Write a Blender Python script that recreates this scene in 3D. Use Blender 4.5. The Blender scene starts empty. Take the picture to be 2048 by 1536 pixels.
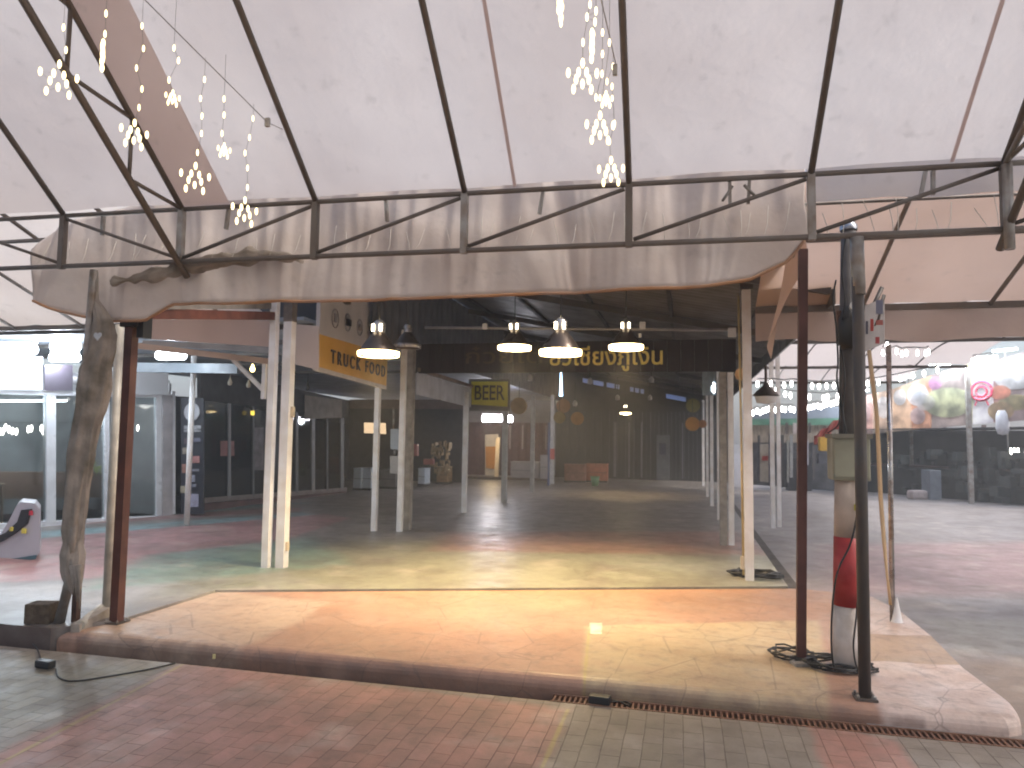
import bpy, bmesh, math, random
from mathutils import Vector as V, noise
random.seed(7)
SC = bpy.context.scene
# ------------------------------------------------------------------ camera
F, W0, H0 = 1450.0, 1024.0, 768.0
YAW, PIT, ROL = math.atan(347/1450), math.atan(106/1450), .015
CAM = V((0, 0, 1.6))
FW = V((-math.sin(YAW)*math.cos(PIT), math.cos(YAW)*math.cos(PIT), math.sin(PIT)))
_r = V((math.cos(YAW), math.sin(YAW), 0)); _u = _r.cross(FW)
RT = _r*math.cos(ROL)+_u*math.sin(ROL); UP = _u*math.cos(ROL)-_r*math.sin(ROL)
cd = bpy.data.cameras.new('camera'); cam = bpy.data.objects.new('camera', cd); SC.collection.objects.link(cam)
from mathutils import Matrix
m = Matrix((RT, UP, -FW)).transposed().to_4x4(); m.translation = CAM; cam.matrix_world = m
cd.sensor_width = 36; cd.lens = F/2048*36; cd.clip_end = 500; cd.clip_start = .05
cd.dof.use_dof = True; cd.dof.focus_distance = .62; cd.dof.aperture_fstop = cd.lens/1000/.0013
SC.camera = cam
# ------------------------------------------------------------------ sky, sun, exposure
SUN_EL, SUN_ROT = math.radians(50), math.radians(100)
w = bpy.data.worlds.new('World'); SC.world = w; w.use_nodes = True
nt = w.node_tree; sky = nt.nodes.new('ShaderNodeTexSky'); sky.sky_type = 'NISHITA'; sky.sun_disc = False
sky.sun_elevation = SUN_EL; sky.sun_rotation = SUN_ROT; sky.air_density = 1.0; sky.dust_density = 4; sky.ozone_density = .6
bg = nt.nodes['Background']; bg.inputs[1].default_value = .13; nt.links.new(sky.outputs[0], bg.inputs[0])
sl = bpy.data.lights.new('sun', 'SUN'); sl.energy = 1.0; sl.angle = math.radians(14); sl.color = (1, .95, .9)
so = bpy.data.objects.new('sun', sl); SC.collection.objects.link(so)
so.rotation_euler = V((math.sin(SUN_ROT)*math.cos(SUN_EL), math.cos(SUN_ROT)*math.cos(SUN_EL), math.sin(SUN_EL))).to_track_quat('Z', 'Y').to_euler()
SC.view_settings.view_transform = 'Standard'; SC.view_settings.look = 'None'; SC.view_settings.gamma = 1
SC.view_settings.exposure = 1.08
# ------------------------------------------------------------------ pixel -> place helpers (photo pixels, 2048 wide)
def ray(x, y): return FW+RT*((x-W0)/F)+UP*((H0-y)/F)
FL = .12                     # hall floor level
def G(x, y, z=FL): d = ray(x, y); return CAM+d*((z-1.6)/d.z)
def AY(x, y, Y): d = ray(x, y); return CAM+d*(Y/d.y)
def AX(x, y, X): d = ray(x, y); return CAM+d*(X/d.x)
def PL(x, y, a, b):          # vertical plane through a and b
    n = V((-(b-a).y, (b-a).x, 0)); d = ray(x, y); return CAM+d*((a-CAM).dot(n)/d.dot(n))
def HT(b, y):                # height of row y above the spot b
    k = (H0-y)/F; a = V((b.x, b.y, 0))-CAM
    return (k*a.dot(FW)-a.dot(UP))/(UP.z-k*FW.z)
def DF(p): return (V(p)-CAM).dot(FW)
def PX(n, p): return n*DF(p)/F   # metres of n pixels at p
# ------------------------------------------------------------------ materials
MC = {}
def nodes(name):
    m = bpy.data.materials.new(name); m.use_nodes = True; return m, m.node_tree, m.node_tree.nodes, m.node_tree.links
def noise_n(nt, scale, detail=4, coord=None):
    n = nt.nodes.new('ShaderNodeTexNoise'); n.inputs['Scale'].default_value = scale; n.inputs['Detail'].default_value = detail
    nt.links.new((coord or geo_pos(nt)), n.inputs['Vector']); return n.outputs['Fac']
def geo_pos(nt):
    for n in nt.nodes:
        if n.type == 'NEW_GEOMETRY': return n.outputs['Position']
    return nt.nodes.new('ShaderNodeNewGeometry').outputs['Position']
def math_n(nt, op, a, b=None, c=None, clamp=False):
    n = nt.nodes.new('ShaderNodeMath'); n.operation = op; n.use_clamp = clamp
    for i, v in enumerate((a, b, c)):
        if v is None: continue
        if isinstance(v, (int, float)): n.inputs[i].default_value = v
        else: nt.links.new(v, n.inputs[i])
    return n.outputs[0]
def mix_n(nt, fac, a, b, mode='MIX'):
    n = nt.nodes.new('ShaderNodeMix'); n.data_type = 'RGBA'; n.blend_type = mode
    for s, v in ((n.inputs[0], fac), (n.inputs[6], a), (n.inputs[7], b)):
        if isinstance(v, (int, float)): s.default_value = v
        elif isinstance(v, tuple): s.default_value = v+(1,) if len(v) == 3 else v
        else: nt.links.new(v, s)
    return n.outputs[2]
def M(name, col, rough=.6, dirt=.35, scale=6., metal=0., col2=None, bump=.0, coat=0, stretch=None):
    if name in MC: return MC[name]
    m, nt, N, L = nodes(name); b = N['Principled BSDF']
    co = geo_pos(nt)
    if stretch:
        mp = N.new('ShaderNodeMapping'); mp.inputs['Scale'].default_value = stretch; L.new(co, mp.inputs[0]); co = mp.outputs[0]
    f = noise_n(nt, scale, 6, co); f = math_n(nt, 'MULTIPLY_ADD', f, 2.6, -.8, clamp=True)
    c2 = col2 or tuple(c*(1-dirt) for c in col)
    L.new(mix_n(nt, f, col, c2), b.inputs['Base Color'])
    L.new(math_n(nt, 'MULTIPLY_ADD', f, .25, rough-.12, clamp=True), b.inputs['Roughness'])
    b.inputs['Metallic'].default_value = metal
    if bump:
        bp = N.new('ShaderNodeBump'); bp.inputs['Strength'].default_value = bump; bp.inputs['Distance'].default_value = .02
        L.new(noise_n(nt, scale*5, 5, co), bp.inputs['Height']); L.new(bp.outputs[0], b.inputs['Normal'])
    MC[name] = m; return m
def fabric(name, col, trans=.6, stain=None, wr=0., stain_amt=.5, scale=1.2):
    if name in MC: return MC[name]
    m, nt, N, L = nodes(name); N.remove(N['Principled BSDF'])
    d = N.new('ShaderNodeBsdfDiffuse'); t = N.new('ShaderNodeBsdfTranslucent'); mx = N.new('ShaderNodeMixShader'); mx.inputs[0].default_value = trans
    f = noise_n(nt, scale, 6); f = math_n(nt, 'MULTIPLY_ADD', f, 3.2, -1.15, clamp=True)
    f2 = math_n(nt, 'MULTIPLY_ADD', noise_n(nt, 9, 8), 5, -3.05, clamp=True)
    c = mix_n(nt, math_n(nt, 'MULTIPLY', f, stain_amt), col, stain or tuple(x*.75 for x in col))
    c = mix_n(nt, math_n(nt, 'MULTIPLY', f2, .3), c, (.25, .23, .21))
    L.new(c, d.inputs[0]); L.new(c, t.inputs[0]); L.new(d.outputs[0], mx.inputs[1]); L.new(t.outputs[0], mx.inputs[2])
    if wr:
        bp = N.new('ShaderNodeBump'); bp.inputs['Strength'].default_value = wr; bp.inputs['Distance'].default_value = .05
        L.new(noise_n(nt, 3.5, 6), bp.inputs['Height']); L.new(bp.outputs[0], d.inputs['Normal']); L.new(bp.outputs[0], t.inputs['Normal'])
    L.new(mx.outputs[0], N['Material Output'].inputs[0]); MC[name] = m; return m
def EM(name, col, s):
    if name in MC: return MC[name]
    m, nt, N, L = nodes(name); N.remove(N['Principled BSDF']); e = N.new('ShaderNodeEmission')
    e.inputs[0].default_value = col+(1,); e.inputs[1].default_value = s; L.new(e.outputs[0], N['Material Output'].inputs[0]); MC[name] = m; return m
def GLASS(name, tint=(.8, .85, .85), tr=.75):
    if name in MC: return MC[name]
    m, nt, N, L = nodes(name); N.remove(N['Principled BSDF'])
    t = N.new('ShaderNodeBsdfTransparent'); t.inputs[0].default_value = tuple(c*tr for c in tint)+(1,)
    g = N.new('ShaderNodeBsdfGlossy'); g.inputs['Roughness'].default_value = .04
    fr = N.new('ShaderNodeFresnel'); fr.inputs[0].default_value = 1.6
    mx = N.new('ShaderNodeMixShader'); L.new(fr.outputs[0], mx.inputs[0]); L.new(t.outputs[0], mx.inputs[1]); L.new(g.outputs[0], mx.inputs[2])
    L.new(mx.outputs[0], N['Material Output'].inputs[0]); MC[name] = m; return m
def floor_mat(name, base, zones, pavers=False, rough=.45, noise_w=.12, cracks=0., grime=1.):
    """painted ground: zones = [(polygon of world points, colour, edge softness)]"""
    m, nt, N, L = nodes(name); b = N['Principled BSDF']; P = geo_pos(nt)
    big = noise_n(nt, .9, 6); mid = noise_n(nt, 5, 8); fine = noise_n(nt, 38, 6)
    c = mix_n(nt, math_n(nt, 'MULTIPLY_ADD', big, 3, -1, clamp=True), base, tuple(x*.72 for x in base))
    wob = math_n(nt, 'MULTIPLY_ADD', mid, noise_w*2, -noise_w)
    for poly, col, soft in zones:
        cen = sum((V((p[0], p[1], 0)) for p in poly), V())/len(poly); acc = None
        for i in range(len(poly)):
            a = V((poly[i][0], poly[i][1], 0)); q = V((poly[(i+1) % len(poly)][0], poly[(i+1) % len(poly)][1], 0)); e = (q-a)
            if e.length < 1e-4: continue
            n = V((-e.y, e.x, 0)).normalized()
            if (cen-a).dot(n) < 0: n = -n
            dn = N.new('ShaderNodeVectorMath'); dn.operation = 'DOT_PRODUCT'; L.new(P, dn.inputs[0]); dn.inputs[1].default_value = n
            v = math_n(nt, 'SUBTRACT', dn.outputs['Value'], a.dot(n)); acc = v if acc is None else math_n(nt, 'MINIMUM', acc, v)
        fac = math_n(nt, 'MULTIPLY_ADD', math_n(nt, 'ADD', acc, math_n(nt, 'MULTIPLY', wob, min(1, soft*9))), 1/soft, .5, clamp=True)
        fac = math_n(nt, 'MULTIPLY', fac, math_n(nt, 'MULTIPLY_ADD', mid, -1.1, 1.42, clamp=True))
        c = mix_n(nt, fac, c, col)
    # worn pale spots and dark grime
    c = mix_n(nt, math_n(nt, 'MULTIPLY', math_n(nt, 'MULTIPLY_ADD', noise_n(nt, 2.3, 9), 5, -2.7, clamp=True), .5*grime), c, (.50, .44, .38))
    c = mix_n(nt, math_n(nt, 'MULTIPLY', math_n(nt, 'MULTIPLY_ADD', noise_n(nt, 1.6, 10), 5, -2.35, clamp=True), .5*grime), c, (.12, .095, .08))
    c = mix_n(nt, math_n(nt, 'MULTIPLY', math_n(nt, 'MULTIPLY_ADD', noise_n(nt, 11, 10), 6, -3.1, clamp=True), .35), c, (.13, .10, .085))
    c = mix_n(nt, math_n(nt, 'MULTIPLY_ADD', fine, .7, -.1, clamp=True), c, mix_n(nt, .55, c, (.10, .09, .08)))
    h = fine
    if pavers:
        mp = N.new('ShaderNodeMapping'); mp.inputs['Rotation'].default_value = (0, 0, math.radians(90)); L.new(P, mp.inputs[0])
        ns = N.new('ShaderNodeTexNoise'); ns.inputs['Scale'].default_value = 1.7; L.new(P, ns.inputs[0])
        ad = N.new('ShaderNodeVectorMath'); ad.operation = 'MULTIPLY_ADD'; ad.inputs[1].default_value = (.03, .03, 0); L.new(ns.outputs['Color'], ad.inputs[0]); L.new(mp.outputs[0], ad.inputs[2])
        br = N.new('ShaderNodeTexBrick'); L.new(ad.outputs[0], br.inputs[0]); br.inputs['Scale'].default_value = 1
        br.inputs['Brick Width'].default_value = .205; br.inputs['Row Height'].default_value = .103; br.inputs['Mortar Size'].default_value = .0045; br.inputs['Mortar Smooth'].default_value = .6
        br.inputs['Color1'].default_value = (.75, .75, .75, 1); br.inputs['Color2'].default_value = (1.05, 1.05, 1.05, 1); br.inputs['Mortar'].default_value = (.42, .36, .32, 1)
        c = mix_n(nt, math_n(nt, 'MULTIPLY_ADD', mid, .8, .3, clamp=True), c, br.outputs[0], 'MULTIPLY')
        h = math_n(nt, 'SUBTRACT', math_n(nt, 'MULTIPLY', fine, .3), br.outputs['Fac'])
    if cracks:
        vo = N.new('ShaderNodeTexVoronoi'); vo.feature = 'DISTANCE_TO_EDGE'; vo.inputs['Scale'].default_value = 2.2; L.new(P, vo.inputs[0])
        ck = math_n(nt, 'MULTIPLY', math_n(nt, 'LESS_THAN', vo.outputs[0], .008), cracks); c = mix_n(nt, ck, c, (.08, .06, .05))
    L.new(c, b.inputs['Base Color'])
    L.new(math_n(nt, 'MULTIPLY_ADD', mid, .5, rough-.25, clamp=True), b.inputs['Roughness'])
    bp = N.new('ShaderNodeBump'); bp.inputs['Strength'].default_value = .5; bp.inputs['Distance'].default_value = .006; L.new(h, bp.inputs['Height']); L.new(bp.outputs[0], b.inputs['Normal'])
    return m
WHITE = M('white_paint', (.82, .82, .83), .45, .2, 5, col2=(.66, .62, .58))
RUST = M('oxide_primer', (.115, .04, .028), .5, .4, 7)
STEEL = M('dark_steel', (.07, .065, .062), .5, .4, 9, metal=.3, col2=(.10, .08, .065))
GALV = M('galvanised_steel', (.36, .36, .35), .45, .4, 8, metal=.5, col2=(.2, .15, .11))
TRUSSM = M('truss_steel', (.16, .145, .13), .55, .4, 7, metal=.2, col2=(.15, .12, .10))
BLACK = M('black_plastic', (.018, .018, .02), .45, .3)
DARK = M('dark_wood', (.035, .026, .022), .6, .4, 4)
CONC = M('rough_concrete', (.34, .31, .28), .85, .45, 9, bump=.4)
CORD = M('black_cable', (.02, .019, .018), .5, .2)
# ------------------------------------------------------------------ mesh builder
class B:
    def __init__(s): s.bm = bmesh.new()
    def box(s, c, d, rz=0, bev=0, rx=0):
        r = bmesh.ops.create_cube(s.bm, size=1)['verts']; mt = Matrix.Translation(V(c)) @ Matrix.Rotation(rz, 4, 'Z') @ Matrix.Rotation(rx, 4, 'X') @ Matrix.Diagonal((*d, 1))
        bmesh.ops.transform(s.bm, matrix=mt, verts=r)
        if bev: bmesh.ops.bevel(s.bm, geom=list({e for v in r for e in v.link_edges}), offset=bev, segments=2, affect='EDGES', profile=.6)
        return s
    def _frame(s, d):
        d = d.normalized(); a = V((0, 0, 1)) if abs(d.z) < .95 else V((0, 1, 0)); x = d.cross(a).normalized(); return x, x.cross(d)
    def tube(s, pts, r, n=10, cap=True):
        pts = [V(p) for p in pts]; rs = r if isinstance(r, (list, tuple)) else [r]*len(pts); rings = []
        for i, p in enumerate(pts):
            d = pts[min(i+1, len(pts)-1)]-pts[max(i-1, 0)]; x, y = s._frame(d)
            rings.append([s.bm.verts.new(p+(x*math.cos(2*math.pi*k/n)+y*math.sin(2*math.pi*k/n))*rs[i]) for k in range(n)])
        for a, b in zip(rings, rings[1:]):
            for k in range(n): s.bm.faces.new((a[k], a[(k+1) % n], b[(k+1) % n], b[k])).smooth = n > 5
        if cap and rs[0] > 0: s.bm.faces.new(rings[0][::-1])
        if cap and rs[-1] > 0: s.bm.faces.new(rings[-1])
        return s
    def bar(s, a, b, w, h=None):      # square bar, w across, h upwards
        a, b = V(a), V(b); h = h or w; x, y = s._frame(b-a); q = []
        for p in (a, b): q.append([s.bm.verts.new(p+x*sx*w/2+y*sy*h/2) for sx, sy in ((-1, -1), (1, -1), (1, 1), (-1, 1))])
        for k in range(4): s.bm.faces.new((q[0][k], q[0][(k+1) % 4], q[1][(k+1) % 4], q[1][k]))
        s.bm.faces.new(q[0][::-1]); s.bm.faces.new(q[1]); return s
    def lathe(s, c, prof, n=20, axis=None):
        rings = []
        for r, z in prof: rings.append([s.bm.verts.new(V(c)+V((r*math.cos(2*math.pi*k/n), r*math.sin(2*math.pi*k/n), z))) for k in range(n)])
        for a, b in zip(rings, rings[1:]):
            for k in range(n): s.bm.faces.new((a[k], a[(k+1) % n], b[(k+1) % n], b[k])).smooth = True
        return s
    def prism(s, pts, off):           # closed outline extruded by a vector
        a = [s.bm.verts.new(V(p)) for p in pts]; b = [s.bm.verts.new(V(p)+V(off)) for p in pts]; n = len(a)
        s.bm.faces.new(a); s.bm.faces.new(b[::-1])
        for k in range(n): s.bm.faces.new((a[k], a[(k+1) % n], b[(k+1) % n], b[k]))
        return s
    def sheet(s, rows, smooth=True):
        g = [[s.bm.verts.new(V(p)) for p in r] for r in rows]
        for a, b in zip(g, g[1:]):
            for k in range(len(a)-1): s.bm.faces.new((a[k], a[k+1], b[k+1], b[k])).smooth = smooth
        return s
    def disc(s, c, nrm, r, th=.01, n=24):
        nrm = V(nrm).normalized(); x, y = s._frame(nrm)
        return s.prism([V(c)+(x*math.cos(2*math.pi*k/n)+y*math.sin(2*math.pi*k/n))*r for k in range(n)], nrm*th)
WORLD = {}
def link(o, wl, parent):
    SC.collection.objects.link(o); WORLD[o.name] = wl
    if parent is not None: o.parent = parent; o.location = wl-WORLD[parent.name]
    else: o.location = wl
    return o
def mk(name, b, mat, parent=None, label=None, cat=None, group=None, kind=None, solid=0):
    bm = b.bm; bmesh.ops.recalc_face_normals(bm, faces=bm.faces)
    xs = [v.co for v in bm.verts]; lo = V([min(c[i] for c in xs) for i in range(3)]); hi = V([max(c[i] for c in xs) for i in range(3)])
    wl = V(((lo.x+hi.x)/2, (lo.y+hi.y)/2, lo.z)); bmesh.ops.translate(bm, vec=-wl, verts=bm.verts)
    me = bpy.data.meshes.new(name); bm.to_mesh(me); bm.free(); me.materials.append(mat)
    o = bpy.data.objects.new(name, me); link(o, wl, parent); tag(o, label, cat, group, kind)
    if solid: s = o.modifiers.new('thickness', 'SOLIDIFY'); s.thickness = solid; s.offset = 0
    return o
def tag(o, label=None, cat=None, group=None, kind=None):
    for k, v in (('label', label), ('category', cat), ('group', group), ('kind', kind)):
        if v: o[k] = v
def thing(name, loc, label, cat, group=None):
    o = bpy.data.objects.new(name, None); o.empty_display_size = .1; link(o, V(loc), None); tag(o, label, cat, group); return o
def copy_thing(src, loc, label, rz=0, scale=None):
    def cp(o, par):
        c = o.copy(); SC.collection.objects.link(c)
        if par is not None: c.parent = par; WORLD[c.name] = WORLD[par.name]+c.location
        for ch in o.children: cp(ch, c)
        return c
    c = cp(src, None); c.location = V(loc); WORLD[c.name] = V(loc); c.rotation_euler.z = rz; c['label'] = label
    if scale: c.scale = (scale,)*3
    return c
def text_mesh(name, s, size, mat, parent, origin, xdir, ydir, ext=.004, label=None, width=None, fat=0, gap=1):
    cu = bpy.data.curves.new(name, 'FONT'); cu.body = s; cu.size = size; cu.align_x = 'CENTER'; cu.align_y = 'CENTER'; cu.extrude = ext; cu.bevel_depth = fat; cu.bevel_resolution = 0; cu.space_character = gap
    t = bpy.data.objects.new(name, cu); SC.collection.objects.link(t); bpy.context.view_layer.update()
    me = bpy.data.meshes.new_from_object(t.evaluated_get(bpy.context.evaluated_depsgraph_get())); bpy.data.objects.remove(t); me.name = name
    x = V(xdir).normalized(); y = V(ydir).normalized(); z = x.cross(y)
    if width and me.vertices:
        ww = max(v.co.x for v in me.vertices)-min(v.co.x for v in me.vertices); k = width/ww
        for v in me.vertices: v.co.x *= k
    for v in me.vertices: v.co = x*v.co.x+y*v.co.y+z*v.co.z
    me.materials.clear(); me.materials.append(mat)
    o = bpy.data.objects.new(name, me); link(o, V(origin), parent); return o
def light(name, kind, loc, energy, col, parent, size=.1, spot=None, rot=None):
    l = bpy.data.lights.new(name, kind); l.energy = energy; l.color = col
    if kind == 'AREA': l.size = size
    else: l.shadow_soft_size = size
    if spot: l.spot_size = math.radians(spot); l.spot_blend = .6
    o = bpy.data.objects.new(name, l); SC.collection.objects.link(o); o.parent = parent; o.location = V(loc)-WORLD[parent.name]
    if rot: o.rotation_euler = rot
    return o
def smooth(pts, n=6):
    out = []
    for i in range(len(pts)-1):
        p0, p1, p2, p3 = pts[max(i-1, 0)], pts[i], pts[i+1], pts[min(i+2, len(pts)-1)]
        for k in range(n):
            t = k/n; out.append(.5*((2*p1)+(p2-p0)*t+(2*p0-5*p1+4*p2-p3)*t*t+(-p0+3*p1-3*p2+p3)*t**3))
    return out+[pts[-1]]
def xy(p): return (p.x, p.y)
# ================================================================== GROUND
K = 4.62                                        # kerb line (world Y), drain just in front of it
RED, SALM, TAN, GREEN, TEAL, CREAM = (.42, .205, .16), (.46, .20, .15), (.42, .32, .22), (.22, .26, .15), (.15, .24, .23), (.55, .47, .38)
YEL = (.46, .36, .13)
gp = lambda *a, z=0: [xy(G(x, y, z)) for x, y in a]
def strip(x0, y0, x1, y1, wd, z=0):
    a, b = G(x0, y0, z), G(x1, y1, z); d = (b-a).normalized(); n = V((-d.y, d.x, 0))*wd/2; return [xy(a+n), xy(b+n), xy(b-n), xy(a-n)]
road_front = floor_mat('paved_road_paint', (.29, .245, .195), [
    (gp((365, 1325), (1136, 1418), (1018, 1695), (-383, 1695)), RED, .07),
    (gp((1620, 1452), (1790, 1478), (1880, 1600), (1665, 1600)), RED, .05),
    (gp((-500, 1290), (330, 1330), (90, 1440), (-600, 1600)), (.24, .23, .17), .35),
    (strip(1136, 1418, 1060, 1590, .022), YEL, .012), (strip(372, 1325, -60, 1560, .02), YEL, .02)], pavers=True, rough=.55)
mk('road', B().sheet([[(-60, -60, 0), (60, -60, 0)], [(-60, K-.14, 0), (60, K-.14, 0)]]), road_front, kind='structure')
road_back = floor_mat('concrete_lane_paint', (.27, .25, .255), [
    (gp((1640, 1090), (2300, 1080), (2300, 1190), (1640, 1190)), (.33, .21, .21), .5),
    (gp((1860, 1240), (2400, 1240), (2400, 1310), (1900, 1310)), (.29, .28, .25), .3),
    (gp((1900, 1320), (2600, 1320), (2600, 1480), (1990, 1480)), (.25, .18, .13), .4)], rough=.6)
mk('side_road', B().sheet([[(1.0, K-.02, .004), (60, K-.02, .004)], [(1.0, 90, .004), (60, 90, .004)]]), road_back, kind='structure')
mk('ground', B().sheet([[(-200, -200, -.13), (200, -200, -.13)], [(-200, 300, -.13), (200, 300, -.13)]]), M('bare_soil', (.10, .085, .07), .9, .4, 3), kind='structure')
mk('drain_channel', B().box((0, K-.08, -.11), (30, .14, .02)), M('drain_dirt', (.05, .03, .022), .8, .5, 20), kind='structure')
mk('drain_lining', B().box((-6.75, K-.08, -.06), (16.9, .138, .012)), M('wet_drain', (.05, .028, .02), .6, .5, 12), kind='structure')
mk('road_edge_strip', B().box((15.9, K-.08, -.06), (28, .136, .116)), M('edge_concrete', (.22, .16, .12), .8, .4, 8), kind='structure')
# hall floor with painted bands
hall_floor = floor_mat('hall_floor_paint', (.25, .225, .21), [
    (gp((330, 1215), (1620, 1215), (1560, 1120), (1300, 1090), (700, 1100), (300, 1150)), (.27, .27, .20), .6),
    (gp((860, 1120), (1560, 1130), (1470, 1078), (900, 1080)), (.36, .20, .16), .3),
    (gp((-900, 1330), (240, 1245), (330, 1190), (-900, 1215)), (.38, .37, .37), .3),
    (gp((-900, 1240), (200, 1180), (560, 1100), (700, 1050), (620, 1035), (200, 1082), (-900, 1185)), (.40, .20, .20), .14),
    (gp((-900, 1180), (180, 1085), (640, 1042), (600, 1037), (180, 1072), (-900, 1160)), (.22, .34, .36), .10),
    (gp((-900, 1130), (150, 1065), (600, 1035), (600, 1025), (150, 1052), (-900, 1110)), (.36, .18, .18), .1),
    (gp((-900, 1110), (150, 1062), (700, 1010), (700, 990), (150, 1030), (-900, 1060)), (.17, .29, .30), .12),
    (gp((150, 1210), (700, 1150), (620, 1090), (300, 1130)), (.20, .29, .24), .25),
    ([(-14, K-.2), (-4.5, K-.2), (-4.5, K+.0), (-14, K+.0)], (.08, .045, .035), .05)], rough=.40)  # last zone paints the drain-side shade as a dark front strip
e1 = [G(-500, 1255), G(165, 1262), G(440, 1180), G(1582, 1168)]
out = [V((-14, K-.02, 0)), V((-4.62, K-.02, 0)), V((G(236, 1240).x, G(236, 1240).y, 0)), V((G(430, 1180).x, G(430, 1180).y, 0)), V((1.02, G(1500, 1168).y, 0)), V((1.02, 34, 0)), V((-14, 34, 0))]
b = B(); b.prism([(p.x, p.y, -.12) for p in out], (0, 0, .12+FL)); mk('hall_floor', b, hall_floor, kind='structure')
# front platform
PZ = .10
pl = [V((-4.58, K, 0)), V((1.72, K, 0)), V((1.80, K+.05, 0)), V((1.84, K+.16, 0)), G(1925, 1335, PZ), G(1862, 1272, PZ), G(1800, 1222, PZ), G(1745, 1194, PZ), G(1640, 1181, PZ), V((1.05, G(1500, 1168).y-.004, 0)), V((G(430, 1180).x+.01, G(430, 1180).y-.006, 0)), V((G(236, 1240).x+.008, G(236, 1240).y-.006, 0))]
plat = floor_mat('platform_paint', (.46, .265, .18), [
    (gp((150, 1290), (470, 1300), (600, 1245), (655, 1205), (430, 1180), (200, 1240), z=PZ), (.50, .36, .26), .1),
    (gp((1170, 1252), (1640, 1240), (1660, 1420), (1162, 1400), z=PZ), (.46, .35, .21), .05),
    (gp((1640, 1180), (1900, 1180), (2100, 1500), (1735, 1500), (1720, 1350), (1655, 1245), z=PZ), (.62, .49, .43), .04),
    (gp((1735, 1268), (1880, 1272), (1945, 1332), (1740, 1322), z=PZ), (.36, .23, .13), .03),
    (gp((1180, 1246), (1204, 1246), (1204, 1268), (1180, 1268), z=PZ), (.85, .75, .55), .012),
    (strip(1165, 1400, 1178, 1262, .018, PZ), YEL, .014),
    ([(-4.3, K-.2), (1.25, K-.2), (1.3, K+.006), (-4.4, K+.006)], (.10, .05, .035), .05),  # shade on the lower kerb face, painted into the colour
    (gp((600, 1175), (1550, 1172), (1550, 1184), (560, 1187), z=PZ), (.45, .24, .14), .1)], rough=.5, cracks=.35, grime=.35)
b = B(); b.prism([(p.x, p.y, -.12) for p in pl], (0, 0, PZ+.12))
es = [e for e in b.bm.edges if all(v.co.z > .05 for v in e.verts) and all(v.co.y < K+.5 for v in e.verts)]
bmesh.ops.bevel(b.bm, geom=es, offset=.075, segments=5, affect='EDGES', profile=.5)
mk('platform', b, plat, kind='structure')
# pipe kerb on the left and right-hand gutter line
KB = M('kerb_stone', (.42, .36, .30), .8, .4, 10)
mk('kerb', B().bar(G(150, 1262, .10), G(214, 1226, .14), .07, .10), KB, kind='structure')
mk('gutter', B().box((1.12, 15, .012), (.16, 14.5, .016)), M('gutter_dirt', (.06, .05, .045), .8, .4, 5), kind='structure')
# drain grate
g = thing('drain_grate', (.6, K-.08, 0), 'long rusty slotted steel grate in the channel along the kerb', 'drain grate')
xa, xb = G(1105, 1392, 0).x, 1.78
b = B()
for i in range(int((xb-xa)/.032)): b.box((xa+.016+i*.032, K-.08, -.008), (.012, .108, .014))
mk('grate_bars', b, M('rusty_iron', (.21, .10, .06), .7, .5, 20), g)
b = B(); b.bar((xa, K-.138, -.006), (xb, K-.138, -.006), .012, .02); b.bar((xa, K-.022, -.006), (xb, K-.022, -.006), .012, .02)
mk('frame', b, M('rusty_frame', (.24, .12, .07), .7, .5, 15), g)
# ================================================================== FRONT TENT: membrane, rafters, truss
TA, TB = V((1.02, 4.75, 0)), V((-4.53, 4.59, 0)); D = (TA-TB).normalized(); NB = V((D.y, -D.x, 0))   # NB points to the viewer
def TP(x, y): return PL(x, y, TA, TB)
def TZ(x, z, off=0): return TB+D*((x-TB.x)/D.x)+NB*off+V((0, 0, z))
SL = math.radians(39); ZT, ZB = 3.27, 2.87
tent = thing('event_tent', (-1.5, 4.65, 0), 'large off-white canvas tent roof overhead on a dark steel frame', 'tent')
def roofp(x, s, lift=.03):          # s metres up the slope, ridge at 4.4 m, then down the other side
    if s <= 4.4: return TZ(x, ZT+lift+s*math.sin(SL), s*math.cos(SL))
    q = s-4.4; return TZ(x, ZT+lift+4.4*math.sin(SL)-q*math.sin(SL), 4.4*math.cos(SL)+q*math.cos(SL))
XN = [TP(*p).x for p in ((128, 440), (365, 410), (632, 400), (930, 380), (1258, 370), (1622, 352), (2008, 335))]
sp = 1.1
XS = [XN[0]-sp*k for k in range(4, 0, -1)]+XN+[XN[-1]+sp*k for k in range(1, 4)]
canv = fabric('tent_canvas', (.69, .645, .62), .60, stain=(.60, .545, .52), wr=.3, stain_amt=1, scale=.8)
b = B()
rows = []
for j in range(60):
    s = 8.8*j/59; row = []
    for i in range(len(XS)-1):
        for k in range(8):
            t = k/8; x = XS[i]+(XS[i+1]-XS[i])*t; sag = -.05*math.sin(math.pi*t)*0+.012*math.sin(math.pi*t)+.006*noise.noise(V((x*2, s*2, 0)))
            row.append(roofp(x, s, .035+sag))
    row.append(roofp(XS[-1], s, .035)); rows.append(row)
b.sheet(rows); mk('canvas', b, canv, tent)
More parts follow.
